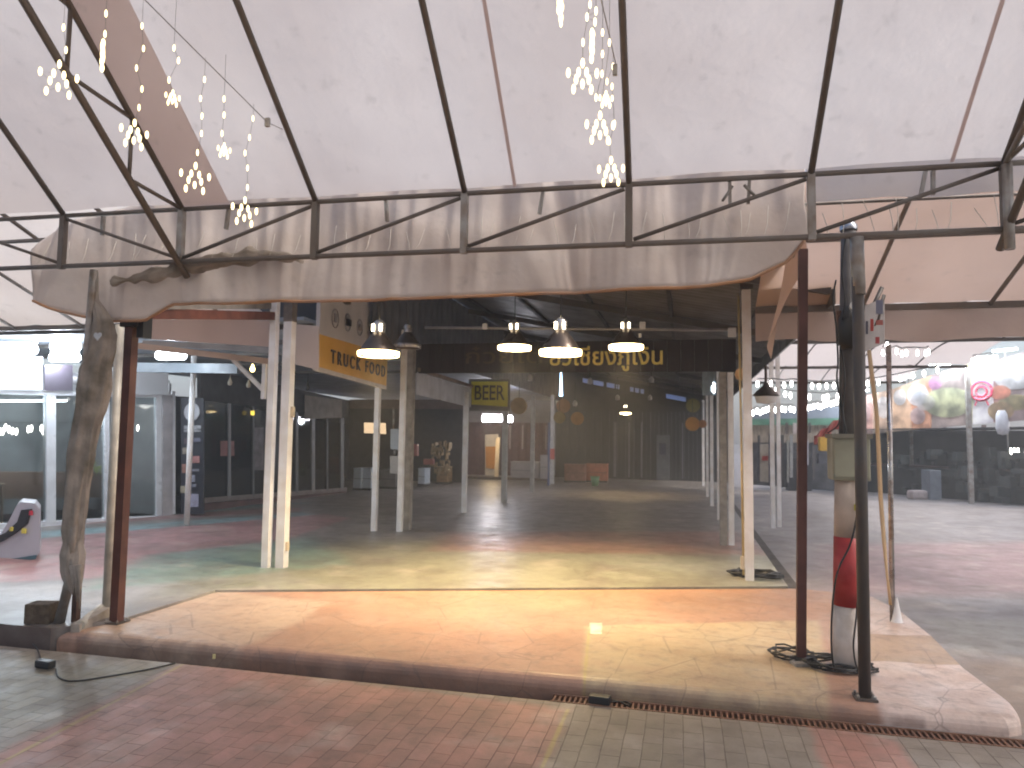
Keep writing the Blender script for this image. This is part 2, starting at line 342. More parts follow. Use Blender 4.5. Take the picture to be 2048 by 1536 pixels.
# darker doubled canvas strip on the left and welded seams
b = B(); rows = []
x0, x1 = TP(370, 410).x, TP(465, 404).x
b.sheet([[roofp(x0-.02+(x1-x0)*k/6, 5.0*j/20, .018) for k in range(7)] for j in range(21)])
mk('overlap_strip', b, fabric('doubled_canvas', (.74, .62, .57), .6, stain=(.64, .51, .46), wr=.1), tent)
seam = fabric('seam_tape', (.66, .52, .48), .4)
for px in (1030, 1905):
    x = TP(px, 370).x; mk('seam', B().sheet([[roofp(x-.012, 4.4*j/10, .026), roofp(x+.012, 4.4*j/10, .026)] for j in range(11)]), seam, tent)
for i, x in enumerate(XS):
    heavy = i in (4+1, 4+6)
    r = B()
    r.tube([roofp(x, 0, 0), roofp(x, 4.4, 0)], .021, 8)
    r.tube([roofp(x, 4.4, 0), roofp(x, 8.8, 0)], .021, 8)
    if heavy:                            # truss rafters with a lower chord and webs
        o = V((0, 0, -.42)); r.tube([roofp(x, -.12, 0)+o, roofp(x, 4.2, 0)+o], .024, 8)
        for k in range(6):
            a = roofp(x, .72*k, 0); c = roofp(x, .72*k, 0)+o; n = roofp(x, .72*(k+1), 0)
            r.tube([c, a], .014, 6)
            r.tube([c+(n-a), a], .014, 6)
    mk('rafter', r, TRUSSM, tent)
b = B()
b.tube([TZ(XS[0], ZT), TZ(XS[-1], ZT)], .018, 8); mk('top_chord', b, TRUSSM, tent)
mk('bottom_chord', B().tube([TZ(XS[0], ZB), TZ(XS[-1], ZB)], .019, 8), TRUSSM, tent)
b = B(); b.tube([TZ(XS[0], ZT-.09, -.32), TZ(XS[-1], ZT-.09, -.32)], .012, 6); mk('rear_rail', b, TRUSSM, tent)
for i, x in enumerate(XS): mk('truss_post', B().bar(TZ(x, ZB-.02), TZ(x, ZT), .045), GALV if i % 2 else TRUSSM, tent)
for i in range(len(XS)-1):
    a, c = XS[i], XS[i+1]; up = i >= 5
    p, q = (TZ(a+.03, ZB+.03), TZ(c-.03, ZT-.03)) if up else (TZ(a+.03, ZT-.03), TZ(c-.03, ZB+.03))
    mk('diagonal', B().tube([p, q], .014, 6), TRUSSM, tent)
b = B()                                    # short straps and ties on the chord
for px in (205, 455, 770, 1085, 1460, 1500, 1855, 1870):
    p = TP(px, 400); b = B().bar(TZ(p.x, ZT-.01, -.02), TZ(p.x+random.uniform(-.03, .03), ZT-.16, -.03), .02, .03); mk('strap', b, GALV, tent)
for (xa_, ya, xb_, yb) in ((1465, 372, 1445, 402), (1488, 370, 1510, 392)):
    mk('strap', B().tube([TP(xa_, ya), TP(xb_, yb)], .01, 6), GALV, tent)
mk('ridge_beam', B().bar(roofp(XS[0], 4.4, -.05), roofp(XS[-1], 4.4, -.05), .08), TRUSSM, tent)
# the right-hand bent's heavy end post and its raking strut, seen at the frame edge
b = B(); p0, p1 = TP(2006, 335), TP(2012, 503); b.tube([p0+NB*.05, p1+NB*.05], .03, 8); b.tube([TP(2003, 335)+NB*.05, roofp(XN[-1]+.05, 1.2, -.2)], .018, 8)
mk('end_post', b, GALV, tent)
# ================================================================== VALANCE tarpaulin tied behind the truss
val_m = fabric('dusty_tarp', (.80, .74, .70), .32, stain=(.60, .50, .44), wr=.25, stain_amt=.5, scale=2.2)
def lerp(tab, x):
    if x <= tab[0][0]: return tab[0][1]
    for (a, p), (c, q) in zip(tab, tab[1:]):
        if x <= c: return p+(q-p)*(x-a)/(c-a)
    return tab[-1][1]
TOP = [(60, 500), (120, 448), (300, 402), (450, 386), (650, 376), (1000, 358), (1300, 346), (1610, 330)]
BOT = [(60, 600), (110, 618), (200, 640), (290, 640), (345, 607), (640, 600), (900, 594), (1080, 584), (1400, 573), (1500, 557), (1570, 525), (1612, 470)]
rows = []; n = 420
va = [V((-4.53, 4.75, 0)), V((1.0, 4.92, 0))]
for j in range(25):
    t = j/24; row = []
    for i in range(n+1):
        px = 60+(1612-60)*i/n; y = lerp(TOP, px)*(1-t)+lerp(BOT, px)*t
        p = PL(px, y, *va); x = p.x
        wv = x+.12*noise.noise(V((x*1.7, 7, 1)))*t*3; nz = noise.noise(V((wv*3.1, t*.6, 1)))*.05+noise.noise(V((wv*8.5, t*.5, 5)))*.02*(1-.4*t)+noise.noise(V((x*1.8, t*2.2, 9)))*.03+noise.noise(V((wv*19, t*1.0, 3)))*.006
        g_ = abs(((x*2.35) % 1)-.5)*2; nz += .03*(1-t)**2*g_
        hz = .006*noise.noise(V((x*2.2, 3, 3)))*t+.018*(1-t)*g_
        row.append(p+V((.03*noise.noise(V((x*5, t*3, 2)))*t, nz, hz)))
    rows.append(row)
val = thing('tarpaulin_valance', (-1.7, 4.85, 0), 'dusty gathered plastic tarpaulin hanging behind the long roof truss', 'tarpaulin')
mk('sheet', B().sheet(rows), val_m, val, solid=.003)
hem = fabric('hem_fabric', (.45, .30, .22), .2, stain=(.5, .26, .12), wr=.2, stain_amt=.9, scale=2.5)
mk('hem', B().tube([p+V((0, -.004, -.006)) for p in rows[-1][::3]], .011, 6), hem, val)
b = B()
for k in range(52):                         # white tie strings
    px = 90+k*37.5+random.uniform(-12, 12); a = TP(px, 420); 
    p = TZ(a.x, ZT-.13-random.random()*.1, -.12); q = TZ(a.x+random.uniform(-.07, .07), ZB-.01, -.03); mk('tie_string', B().tube([p, (p+q)/2+V((.01, 0, -.01)), q], .0025, 4), M('white_string', (.6, .56, .5), .8, .2), val)
bun = [(205, 560), (250, 552), (310, 540), (350, 530), (400, 520), (450, 512), (510, 505), (560, 508), (590, 512)]
bun = smooth([TP(x, y)+V((0, .09, 0)) for x, y in bun], 9); rows = []
for j, c in enumerate(bun):
    r = .02+.032*math.sin(math.pi*j/(len(bun)-1))+.03*noise.noise(V((j*.23, 0, 0))); row = []
    for k in range(29):
        a = 2*math.pi*k/28; q = 1+.5*noise.noise(V((math.cos(a)*1.5+j*.05, math.sin(a)*1.5, j*.16)))+.25*noise.noise(V((math.cos(a+j*.1)*5, math.sin(a+j*.1)*5, j*.3)))
        row.append(c+V((.02*noise.noise(V((a, j*.2, 1))), r*q*.8*math.cos(a), r*q*math.sin(a))))
    row[-1] = row[0]; rows.append(row)
mk('bunched_tarp', B().sheet(rows), fabric('grimy_tarp', (.55, .48, .42), .35, stain=(.26, .22, .17), wr=.9, scale=3, stain_amt=1), val)
# ================================================================== side canopies behind the truss
def low_canopy(name, x0, x1, label, seams, rafters, tint, yt=5.0):
    t = thing(name, ((x0+x1)/2, 6.5, 0), label, 'canopy')
    ye, ze, zt = 7.9, 2.98, 2.98+(7.9-yt)*.352
    def q(x, s, dz=0): return V((x, yt+(ye-yt)*s, zt+(ze-zt)*s+dz))
    mk('canvas', B().sheet([[q(x0+(x1-x0)*k/30, s/14, .015+.015*math.sin(k*2.2)) for k in range(31)] for s in range(15)]), tint, t)
    for x in rafters: mk('rafter', B().tube([q(x, 0, -.02), q(x, 1, -.02)], .02, 8), TRUSSM, t)
    mk('eave_beam', B().bar(q(x0, 1, -.02), q(x1, 1, -.02), .05, .06), TRUSSM, t)
    mk('upper_beam', B().bar(q(x0, .38, -.03), q(x1, .38, -.03), .03), TRUSSM, t)
    if x0 < 0: return t
    rows = []
    for j in range(8):
        rows.append([(x, ye+.03+.02*math.sin(x*9)+.015*noise.noise(V((x*6, j*.2, 0))), ze-.03-(.32+.05*noise.noise(V((x*1.5, 0, 0))))*j/7) for x in [x0+(x1-x0)*k/90 for k in range(91)]])
    mk('skirt', B().sheet(rows), fabric('stained_skirt', (.56, .45, .39), .45, stain=(.38, .28, .22), wr=.3), t)
    return t
pinkc = fabric('pinkish_canvas', (.60, .47, .40), .42, stain=(.5, .37, .30), scale=.9, stain_amt=.8)
low_canopy('side_canopy', .72, 7.5, 'lower pinkish canvas canopy behind the striped utility pole', (), [1.75, 2.9, 4.1, 5.3, 6.5], pinkc, 6.0)
palec = fabric('pale_canvas', (.78, .74, .70), .6, stain=(.6, .52, .46), scale=.8)
low_canopy('side_canopy', -12, -4.95, 'lower pale canvas canopy above the glass-fronted shop', (), [-5.5, -6.6, -7.7, -8.8, -9.9], palec)
# fabric edge that drops along the hall's right eave
rows = []
for j in range(9):
    rows.append([(.86+.14*math.sin(y*3.1)*j/8+.05*(y-6), y, 2.98+(7.9-y)*.352-(.12+.25*(y-6)+.06*math.sin(y*7))*j/8) for y in [6+.1*k for k in range(20)]])
mk('canvas_flap', B().sheet(rows), fabric('tan_flap', (.62, .45, .35), .5, stain=(.45, .3, .22), wr=.4), label='tan canvas flap hanging beside the corner of the dark hall roof', cat='canvas flap')
rows = []
for j in range(6):
    rows.append([TZ(.76+.05*k, ZT+.085-(.23+.03*noise.noise(V((k*.06, 0, 2))))*j/5, -.10-.02*math.sin(k*.5)*j/5) for k in range(110)])
mk('hanging_hem', B().sheet(rows), canv, tent)
# far big canopy over the lane
far = thing('lane_canopy', (6, 14, 0), 'broad white canvas canopy far over the lane with bulbs under it', 'canopy')
fc = fabric('white_canvas', (.74, .68, .65), .62, stain=(.66, .57, .53), scale=.5)
def fq(x, y): return V((x, y, 3.35+.28*math.sin(math.pi*((y-8.6) % 4.6)/4.6)))
def bx(y): return 6.05
mk('canvas', B().sheet([[fq(1.45+(bx(8.6+.23*j)-1.45)*k/16, 8.6+.23*j) for k in range(17)] for j in range(61)]), fc, far)
for y in (8.6, 13.2, 17.8, 22.4): mk('beam', B().bar((1.4, y, 3.3), (bx(y), y, 3.3), .06), STEEL, far)
for x in (2.6, 3.8, 5.0): mk('purlin', B().tube([fq(x, 8.6+.46*j)-V((0, 0, .04)) for j in range(31)], .015, 6), STEEL, far)
# ================================================================== POSTS
def post(px, py, ty, wpx, label, mat=WHITE, name='post', tx=None, square=True, z=FL, cat='post', group=None, base=None, cap=None, rnd=False):
    b0 = G(px, py, z); w_ = PX(wpx, b0); h = HT(b0, ty); top = V((b0.x, b0.y, h))
    if tx is not None: q = AY(tx, ty, b0.y); top = V((q.x, b0.y, h))
    t = thing(name, b0, label, cat, group)
    w_ = w_ if rnd else w_*.84; b = B(); (b.tube([b0, top], w_/2, 14) if rnd else b.bar(b0, top, w_, w_)); mk('shaft', b, mat, t)
    if base:
        mk('base_plate', B().box((b0.x, b0.y, b0.z+.006), (base, base, .012)), STEEL, t)
        for sx in (-1, 1):
            for sy in (-1, 1): mk('bolt', B().tube([(b0.x+sx*base*.38, b0.y+sy*base*.38, b0.z+.012), (b0.x+sx*base*.38, b0.y+sy*base*.38, b0.z+.03)], .008, 6), GALV, t)
    if cap: mk('top_bracket', B().box((top.x, top.y, top.z+.02), (w_*cap, w_*cap, .07)), STEEL, t)
    return t, b0, top, w_
GP = 'white posts of the open hall'
t, b0, top, w_ = post(1602, 1325, 500, 21, 'reddish brown square steel post right of the warm-lit platform', RUST, 'steel_post', z=PZ, base=.14, tx=1606)
t, b0, top, w_ = post(233, 1245, 650, 22, 'reddish brown square steel post left of the warm-lit platform', RUST, 'steel_post', z=PZ, base=.14, tx=264)
mk('top_bracket', B().box((top.x+.02, top.y, top.z+.05), (.17, .12, .14)).box((top.x+.12, top.y, top.z-.02), (.06, .1, .18)), BLACK, t)
BX = t
t, b0, top, w_ = post(532, 1135, 600, 17, 'slimmer white steel post of the close pair on the left', WHITE, 'hall_post', group=GP, tx=551)
mk('bolt', B().tube([top+V((0, -.04, -.02)), top+V((0, -.04, .22))], .018, 8), M('bright_zinc', (.7, .75, .8), .25, .2, metal=.9), t)
t, b0, top, w_ = post(563, 1135, 592, 22, 'thicker white steel post of the close pair, with a socket on it', WHITE, 'hall_post', group=GP, tx=582)
p = PL(582, 824, b0, b0+V((1, .2, 0))); mk('socket_box', B().box((p.x+.02, p.y, HT(b0, 824)), (.035, .05, .12), bev=.008), M('cream_plastic', (.62, .52, .38), .4, .2), t)
p = PL(575, 1095, b0, b0+V((1, .2, 0))); mk('low_socket', B().box((b0.x+w_/2+.012, b0.y, HT(b0, 1092)), (.025, .05, .10), bev=.006), MC['cream_plastic'], t)
mk('dark_collar', B().box((top.x, top.y, top.z-.14), (w_*1.05, w_*1.05, .32)), M('old_steel', (.16, .13, .11), .6, .5, 12), t)
post(748, 1062, 775, 12, 'white post under the corner of the yellow hanging sign', name='hall_post', group=GP)
post(799, 1063, 660, 12, 'white post standing against the rough grey column on the left', name='hall_post', group=GP)
post(928, 1025, 785, 11, 'white post carrying the end of the corrugated awning', name='hall_post', group=GP)
post(1008, 1003, 800, 12, 'pale post just right of the lit doorway', M('grey_paint', (.5, .5, .5), .5, .3), 'hall_post', group=GP)
post(1064, 985, 790, 9, 'slim grey post in front of the pale counter', MC['grey_paint'], 'hall_post', group=GP)
t, b0, top, w_ = post(1104, 968, 790, 9, 'far slim post with a red band, beside the end wall', MC['grey_paint'], 'hall_post', group=GP)
mk('red_band', B().box((b0.x, b0.y-.006, HT(b0, 908)), (w_*1.1, w_*1.1, .34)), M('red_paint', (.5, .05, .04), .5, .3), t)
post(1097, 971, 845, 5, 'thin dark blue post behind the red-banded post', M('navy_paint', (.03, .05, .14), .5, .3), 'hall_post', group=GP)
t, b0, top, w_ = post(1499, 1160, 578, 20, 'tall thick white post at the front right corner of the hall', name='hall_post', group=GP, tx=1492, cap=1.5)
cb = B(); cx = b0.x-w_/2-.018; cb.tube([(cx, b0.y-.02, HT(b0, 1150)), (cx-.01, b0.y-.02, HT(b0, 870)), (cx-.03, b0.y-.02, HT(b0, 590))], .012, 8)
mk('conduit', cb, M('yellow_conduit', (.55, .42, .2), .5, .3), t)
mk('conduit_box', B().box((cx-.01, b0.y-.03, HT(b0, 1125)), (.04, .04, .14), bev=.008), MC['cream_plastic'], t)
post(1463, 1090, 745, 13, 'second white post back on the hall\'s right side', name='hall_post', group=GP)
post(1438, 1040, 700, 8, 'thin white post behind the concrete column on the right', name='hall_post', group=GP)
post(1424, 1012, 770, 8, 'fourth white post back on the hall\'s right side', name='hall_post', group=GP)
post(1415, 993, 780, 6, 'fifth white post back on the hall\'s right side', name='hall_post', group=GP)
post(1407, 972, 800, 6, 'last white post back on the hall\'s right side', name='hall_post', group=GP)
post(1546, 1056, 690, 10, 'left one of two white posts beyond the hall gutter', name='lane_post', group='white posts by the lane')
post(1559, 1054, 695, 9, 'right one of two white posts beyond the hall gutter', name='lane_post', group='white posts by the lane')
post(373, 1050, 712, 11, 'thin white pole in front of the dark menu board', name='thin_pole', rnd=True, tx=388, cat='pole')
post(812, 1060, 690, 21, 'rough grey concrete column on the left side of the hall', CONC, 'concrete_column', cat='column', group='concrete columns')
post(1447, 1090, 745, 17, 'rough concrete column on the right side of the hall', CONC, 'concrete_column', cat='column', group='concrete columns')
t, b0, top, w_ = post(1730, 1397, 478, 24, 'dark round steel pole in front of the red-banded utility pole', STEEL, 'steel_pole', z=PZ, tx=1714, rnd=True, cat='pole', base=.12)
q = HT(b0, 590); mk('bare_sleeve', B().tube([V((top.x+.005, top.y, q)), top+V((0, 0, .01))], w_/2+.004, 14), GALV, t)
t, b0, top, w_ = post(1785, 1243, 690, 10, 'slim chrome pole with white foot on the pale corner slab', M('chrome', (.5, .5, .5), .25, .4, 12, metal=.9, col2=(.25, .2, .17)), 'thin_pole', z=PZ, rnd=True, tx=1777, cat='pole')
mk('foot', B().lathe((b0.x+.03, b0.y, PZ), [(.05, 0), (.045, .02), (.02, .16), (.012, .2)]), WHITE, t)
b = B()
sb = PX(9, b0); rows = []
for k, (px, py) in enumerate(((1738, 700), (1745, 760), (1752, 820), (1757, 900), (1762, 1000), (1768, 1080), (1774, 1150), (1781, 1210))):
    p = AY(px, py, b0.y-.06+.02*math.sin(k)); wq = sb/2*(.9 if k < 6 else .55); rows.append([p+V((-wq, .01*math.sin(k*2), 0)), p+V((wq, -.01*math.sin(k), 0))])
mk('hanging_strap', B().sheet(rows), fabric('cream_webbing', (.72, .53, .32), .3, wr=.2), label='long cream cloth strip hanging down to the slim chrome pole', cat='cloth strip', solid=.004)
for px, py, ty, ww, lb in ((1825, 985, 750, 7, 'dark grey post before the left food banners'), (1943, 1008, 735, 10, 'thicker grey post before the banner with the red emblem'), (2020, 1000, 700, 3, 'very thin pale rod before the rightmost food banner'),
                           (1893, 982, 850, 6, 'rusty post in the dark stalls between two grey posts'), (1972, 990, 850, 8, 'rusty post in the dark stalls near the frame edge')):
    post(px, py, ty, ww, lb, {'r': M('rust_post', (.16, .08, .055), .6, .4)}.get(lb[0], WHITE if 'pale' in lb else GALV), 'stall_post', z=0.0, cat='post', group='posts in front of the food stalls', rnd='rod' in lb)
# downpipe
t = thing('downpipe', G(212, 1222), 'cream plastic downpipe beside the left brown post', 'pipe')
bb = G(213, 1222); tt = AY(240, 650, bb.y); mk('pipe', B().tube([bb, tt], PX(17, bb)/2, 14), M('pvc', (.6, .56, .48), .4, .4, 8), t)
mk('elbow', B().tube([bb+V((0, 0, .12)), bb+V((0, 0, .05)), bb+V((-.03, -.03, .03)), G(160, 1250, .14)], .035, 12), MC['pvc'], t)
# ================================================================== UTILITY POLE
ub = G(1693, 1340, PZ); up = thing('utility_pole', ub, 'concrete utility pole with a red band and meter boxes', 'utility pole')
uh = lambda y: HT(ub, y); R0 = PX(52, ub)/2; R1 = PX(35, ub)/2
def uc(y): return V((ub.x+(AY(lerp([(450, 1697), (870, 1697), (1340, 1693)], y), y, ub.y).x-ub.x), ub.y, uh(y)))
mk('white_base', B().tube([uc(1345)-V((0, 0, .0)), uc(1210)], R0, 20), M('pole_white', (.68, .64, .6), .6, .4, 7, col2=(.42, .36, .31), bump=.1), up)
mk('red_band', B().tube([uc(1210), uc(1073)], R0+.002, 20), M('band_red', (.42, .03, .03), .55, .35, 8), up)
mk('cream_section', B().tube([uc(1073), uc(935)], R0-.001, 20), M('pole_cream', (.56, .46, .38), .7, .35, 6, bump=.1), up)
mk('upper_shaft', B().tube([uc(900), uc(640), uc(462)], [R1*1.05, R1, R1*.85], 16), M('pole_dark', (.13, .12, .115), .7, .4, 7), up)
mk('cap', B().lathe(uc(462), [(R1, 0), (R1, .03), (R1*.5, .07), (0, .075)], 14), M('glazed_cap', (.4, .42, .45), .15, .2, metal=.6), up)
bc = (AY(1665, 962, ub.y-.12), AY(1742, 872, ub.y-.12)); bw = bc[1].x-bc[0].x; bh = bc[1].z-bc[0].z; bcn = (bc[0]+bc[1])/2
BOXM = M('khaki_enamel', (.30, .29, .21), .5, .25, 5)
mb = mk('meter_box', B().box((bcn.x, ub.y-.02, bcn.z), (bw*.97, .2, bh*.97), bev=.012), BOXM, up)
mk('box_lid', B().box((bcn.x-.0, ub.y-.126, bcn.z+.005), (bw*.9, .012, bh*.86), bev=.005), M('khaki_lid', (.33, .32, .23), .5, .25, 6), mb)
mk('box_roof', B().box((bcn.x, ub.y-.03, bcn.z+bh*.49), (bw*1.04, .24, .03)), M('khaki_roof', (.22, .2, .15), .6, .3), mb)
dm = mk('black_meter', B().lathe((uc(660).x-.005, ub.y-.06, uh(700)), [(0, 0), (.05, .0), (.075, .03), (.08, .12), (.07, .2), (.04, .28), (0, .3)], 14), M('meter_black', (.03, .028, .025), .5, .3), up)
mk('meter_glass', B().disc((uc(618).x+.005, ub.y-.14, uh(622)), (0, -1, .2), .032, .03), M('meter_lens', (.5, .5, .48), .15, .2), dm)
mk('clamp', B().box((uc(628).x-.06, ub.y-.03, uh(655)), (.05, .06, .16), bev=.01).box((uc(600).x-.05, ub.y-.02, uh(628)), (.07, .05, .03)), M('brown_clamp', (.17, .09, .06), .7, .4), up)
mk('sticker', B().box((uc(1008).x+.035, ub.y-R0-.0, uh(1012)), (.03, .004, .04)), M('yellow_sticker', (.45, .4, .02), .5, .2), up)
def px_curve(pts, Y, jit=0): return [AY(x, y, Y)+V((0, random.uniform(-jit, jit), 0)) for x, y in pts]
for pts, r in ((((1715, 985), (1712, 1040), (1700, 1090), (1678, 1135), (1668, 1180), (1663, 1250), (1664, 1310), (1670, 1340)), .0065),
               (((1716, 1190), (1712, 1240), (1707, 1290), (1712, 1330), (1722, 1352)), .006),
               (((1692, 470), (1684, 540), (1690, 600), (1684, 640)), .006), (((1700, 470), (1706, 540), (1714, 590), (1706, 640)), .005),
               (((1672, 560), (1666, 600), (1672, 650), (1676, 720), (1674, 760), (1686, 830), (1690, 872)), .006),
               (((1683, 700), (1690, 760), (1686, 820), (1694, 870)), .005), (((1680, 690), (1682, 760), (1680, 820), (1676, 850), (1655, 866)), .005)):
    mk('cable', B().tube(smooth(px_curve(pts, ub.y-R0-.02)), r, 6), CORD, up)
# sign plate on the pole
sp_ = thing('pole_sign', AY(1748, 700, 4.9), 'tilted pale notice board with red marks fixed beside the utility pole', 'sign')
a, c, d_, e_ = AY(1730, 612, 4.95), AY(1769, 594, 5.05), AY(1769, 686, 5.05), AY(1729, 703, 4.95)
mk('board', B().prism([a, c, d_, e_], (.004, .012, 0)), M('board_grey', (.30, .27, .26), .6, .3, 8), sp_)
for (x0_, y0_, x1_, y1_, cc) in ((1741, 638, 1747, 662, (.4, .04, .03)), (1752, 640, 1766, 650, (.35, .1, .08)), (1751, 674, 1759, 687, (.42, .05, .05)), (1732, 642, 1736, 668, (.05, .05, .08)), (1752, 600, 1766, 628, (.16, .16, .22))):
    mt = M('mark%d' % int(cc[0]*100), cc, .5, .2); mk('mark', B().prism([AY(x0_, y0_, 4.935), AY(x1_, y0_, 4.935), AY(x1_, y1_, 4.935), AY(x0_, y1_, 4.935)], (0, .004, 0)), mt, sp_)
mk('arm', B().tube([AY(1768, 590, 5.04), AY(1756, 640, 5.02), AY(1740, 660, 5)], .012, 8).tube([AY(1725, 660, 5.02), AY(1764, 575, 5.06)], .014, 8), STEEL, sp_)
# coiled cables round the pole feet
def coil(px, py, rx, ry, turns, label, z=PZ, r=.006, mat=CORD, drop=0):
    c = G(px, py, z); pts = []
    for k in range(turns*14):
        a = k/14*2*math.pi; q = 1+.18*math.sin(k*1.7)+.1*math.sin(k*.53)
        pts.append(c+V((rx*math.cos(a)*q, ry*math.sin(a)*q, .012+.035*abs(math.sin(k*.37))*(1-.3*math.sin(k)))))
    return mk('cable_coil', B().tube(pts, r, 6), mat, label=label, cat='cable')
coil(1585, 1316, .13, .12, 5, 'tangled black cable coiled round the foot of the right brown post')
coil(1680, 1338, .19, .13, 7, 'heap of black cable round the foot of the utility pole', r=.007)
coil(1512, 1153, .24, .14, 7, 'black cable heap at the foot of the thick white corner post', z=FL, r=.012)
mk('loose_stone', B().box(G(1607, 1330, PZ)+V((0, 0, .01)), (.16, .09, .025), .3, .008), CONC, label='flat broken concrete chip by the right brown post', cat='stone')
# plug blocks
def plug(px, py, z, label, cords):
    p = G(px, py, z); t = thing('power_adapter', p, label, 'adapter')
    mk('case', B().box(p+V((0, 0, .028)), (.13, .06, .05), -.1, .01), BLACK, t)
    for c in cords: mk('cord', B().tube(smooth([G(x, y, z+.006) for x, y in c]), .005, 6), CORD, t)
plug(90, 1336, 0, 'black power adapter lying on the road at the left', [((82, 1322), (76, 1300), (66, 1288)), ((112, 1338), (118, 1355), (150, 1362), (220, 1352), (300, 1338), (350, 1326))])
plug(1200, 1408, 0, 'black power adapter lying on the drain grate', [((1222, 1404), (1250, 1403), (1262, 1408)), ((1210, 1398), (1235, 1402), (1258, 1412))])
# brown block on the left floor
p = G(70, 1248); mk('brown_block', B().box((p.x, p.y+.06, p.z+.075), (.19, .15, .15), .25, .01), M('crumbly_block', (.15, .11, .075), .95, .5, 25, bump=.8), label='rough brown block on the pavement left of the wrapped poles', cat='block')
b = B()
for x, y in ((418, 1307), (428, 1316)): b.box(G(x, y, .02)+V((0, 0, .01)), (.018, .01, .03), .4)
mk('litter', b, M('pale_litter', (.7, .62, .3), .6, .2), label='small yellowish litter scraps in the gutter before the platform', cat='litter', kind='stuff')
# ================================================================== wrapped pole pair (left)
wl = G(120, 1268, 0.02); wp = thing('wrapped_pole', wl, 'leaning steel poles wrapped in a dirty grey tarpaulin at left', 'pole')
mk('grey_leg', B().tube([G(112, 1270, 0.02), AY(140, 1160, 4.66), AY(188, 540, 4.66)], [.045, .04, .03], 12), GALV, wp)
mk('brown_leg', B().bar(G(150, 1268, .02), AY(168, 900, 4.7), .045), M('rusty_leg', (.12, .065, .045), .6, .4), wp)
SP = [(545, 190, 16), (600, 190, 18), (640, 205, 44), (670, 208, 62), (700, 203, 66), (735, 190, 80), (780, 184, 84), (820, 180, 72), (860, 172, 64), (920, 163, 66), (980, 155, 60), (1030, 149, 54), (1060, 145, 50), (1085, 145, 44), (1110, 143, 56), (1140, 142, 52), (1160, 145, 46), (1185, 150, 24)]
rows = []
for j in range(len(SP)*4-3):
    i, fr = divmod(j, 4); fr /= 4
    A_ = SP[i]; B_ = SP[min(i+1, len(SP)-1)]; y, x, ww = [A_[k]*(1-fr)+B_[k]*fr for k in range(3)]
    c = AY(x, y, 4.68); r = PX(ww*.78, c)/2; row = []
    for k in range(37):
        a = 2*math.pi*k/36; q = 1+.22*noise.noise(V((math.cos(a)*1.6, math.sin(a)*1.6, y*.006)))+.12*noise.noise(V((math.cos(a)*4, math.sin(a)*4, y*.01+a)))+.09*math.sin(a*7+y*.02)+.05*math.sin(a*13-y*.035)+.10*noise.noise(V((a*3, y*.03, 7)))
        row.append(c+V((r*q*math.cos(a), r*q*.8*math.sin(a), .015*noise.noise(V((a, y*.02, 4))))))
    row[-1] = row[0]; rows.append(row)
mk('wrapping', B().sheet(rows), fabric('wrap_tarp', (.44, .385, .34), .25, stain=(.13, .12, .09), wr=1.0, stain_amt=.8, scale=5), wp)
b = B()
for k in range(3):
    c = AY(145+k*6, 1130, 4.62); b.tube([c, c+V((.02, .0, -.12)), c+V((.03, 0, -.22-.05*k))], [.025, .018, .004], 6)
mk('torn_tail', b, MC['wrap_tarp'], wp)
hp = AY(195, 672, 4.48); b = B(); pts = []
for k in range(28):
    a = 2*math.pi*k/28; pts.append(hp+V((.0022*16*math.sin(a)**3, 0, .0022*(13*math.cos(a)-5*math.cos(2*a)-2*math.cos(3*a)-math.cos(4*a)))))
b.prism(pts, (0, .004, 0)); mk('heart_sticker', b, M('silver_sticker', (.55, .58, .62), .3, .2), wp)
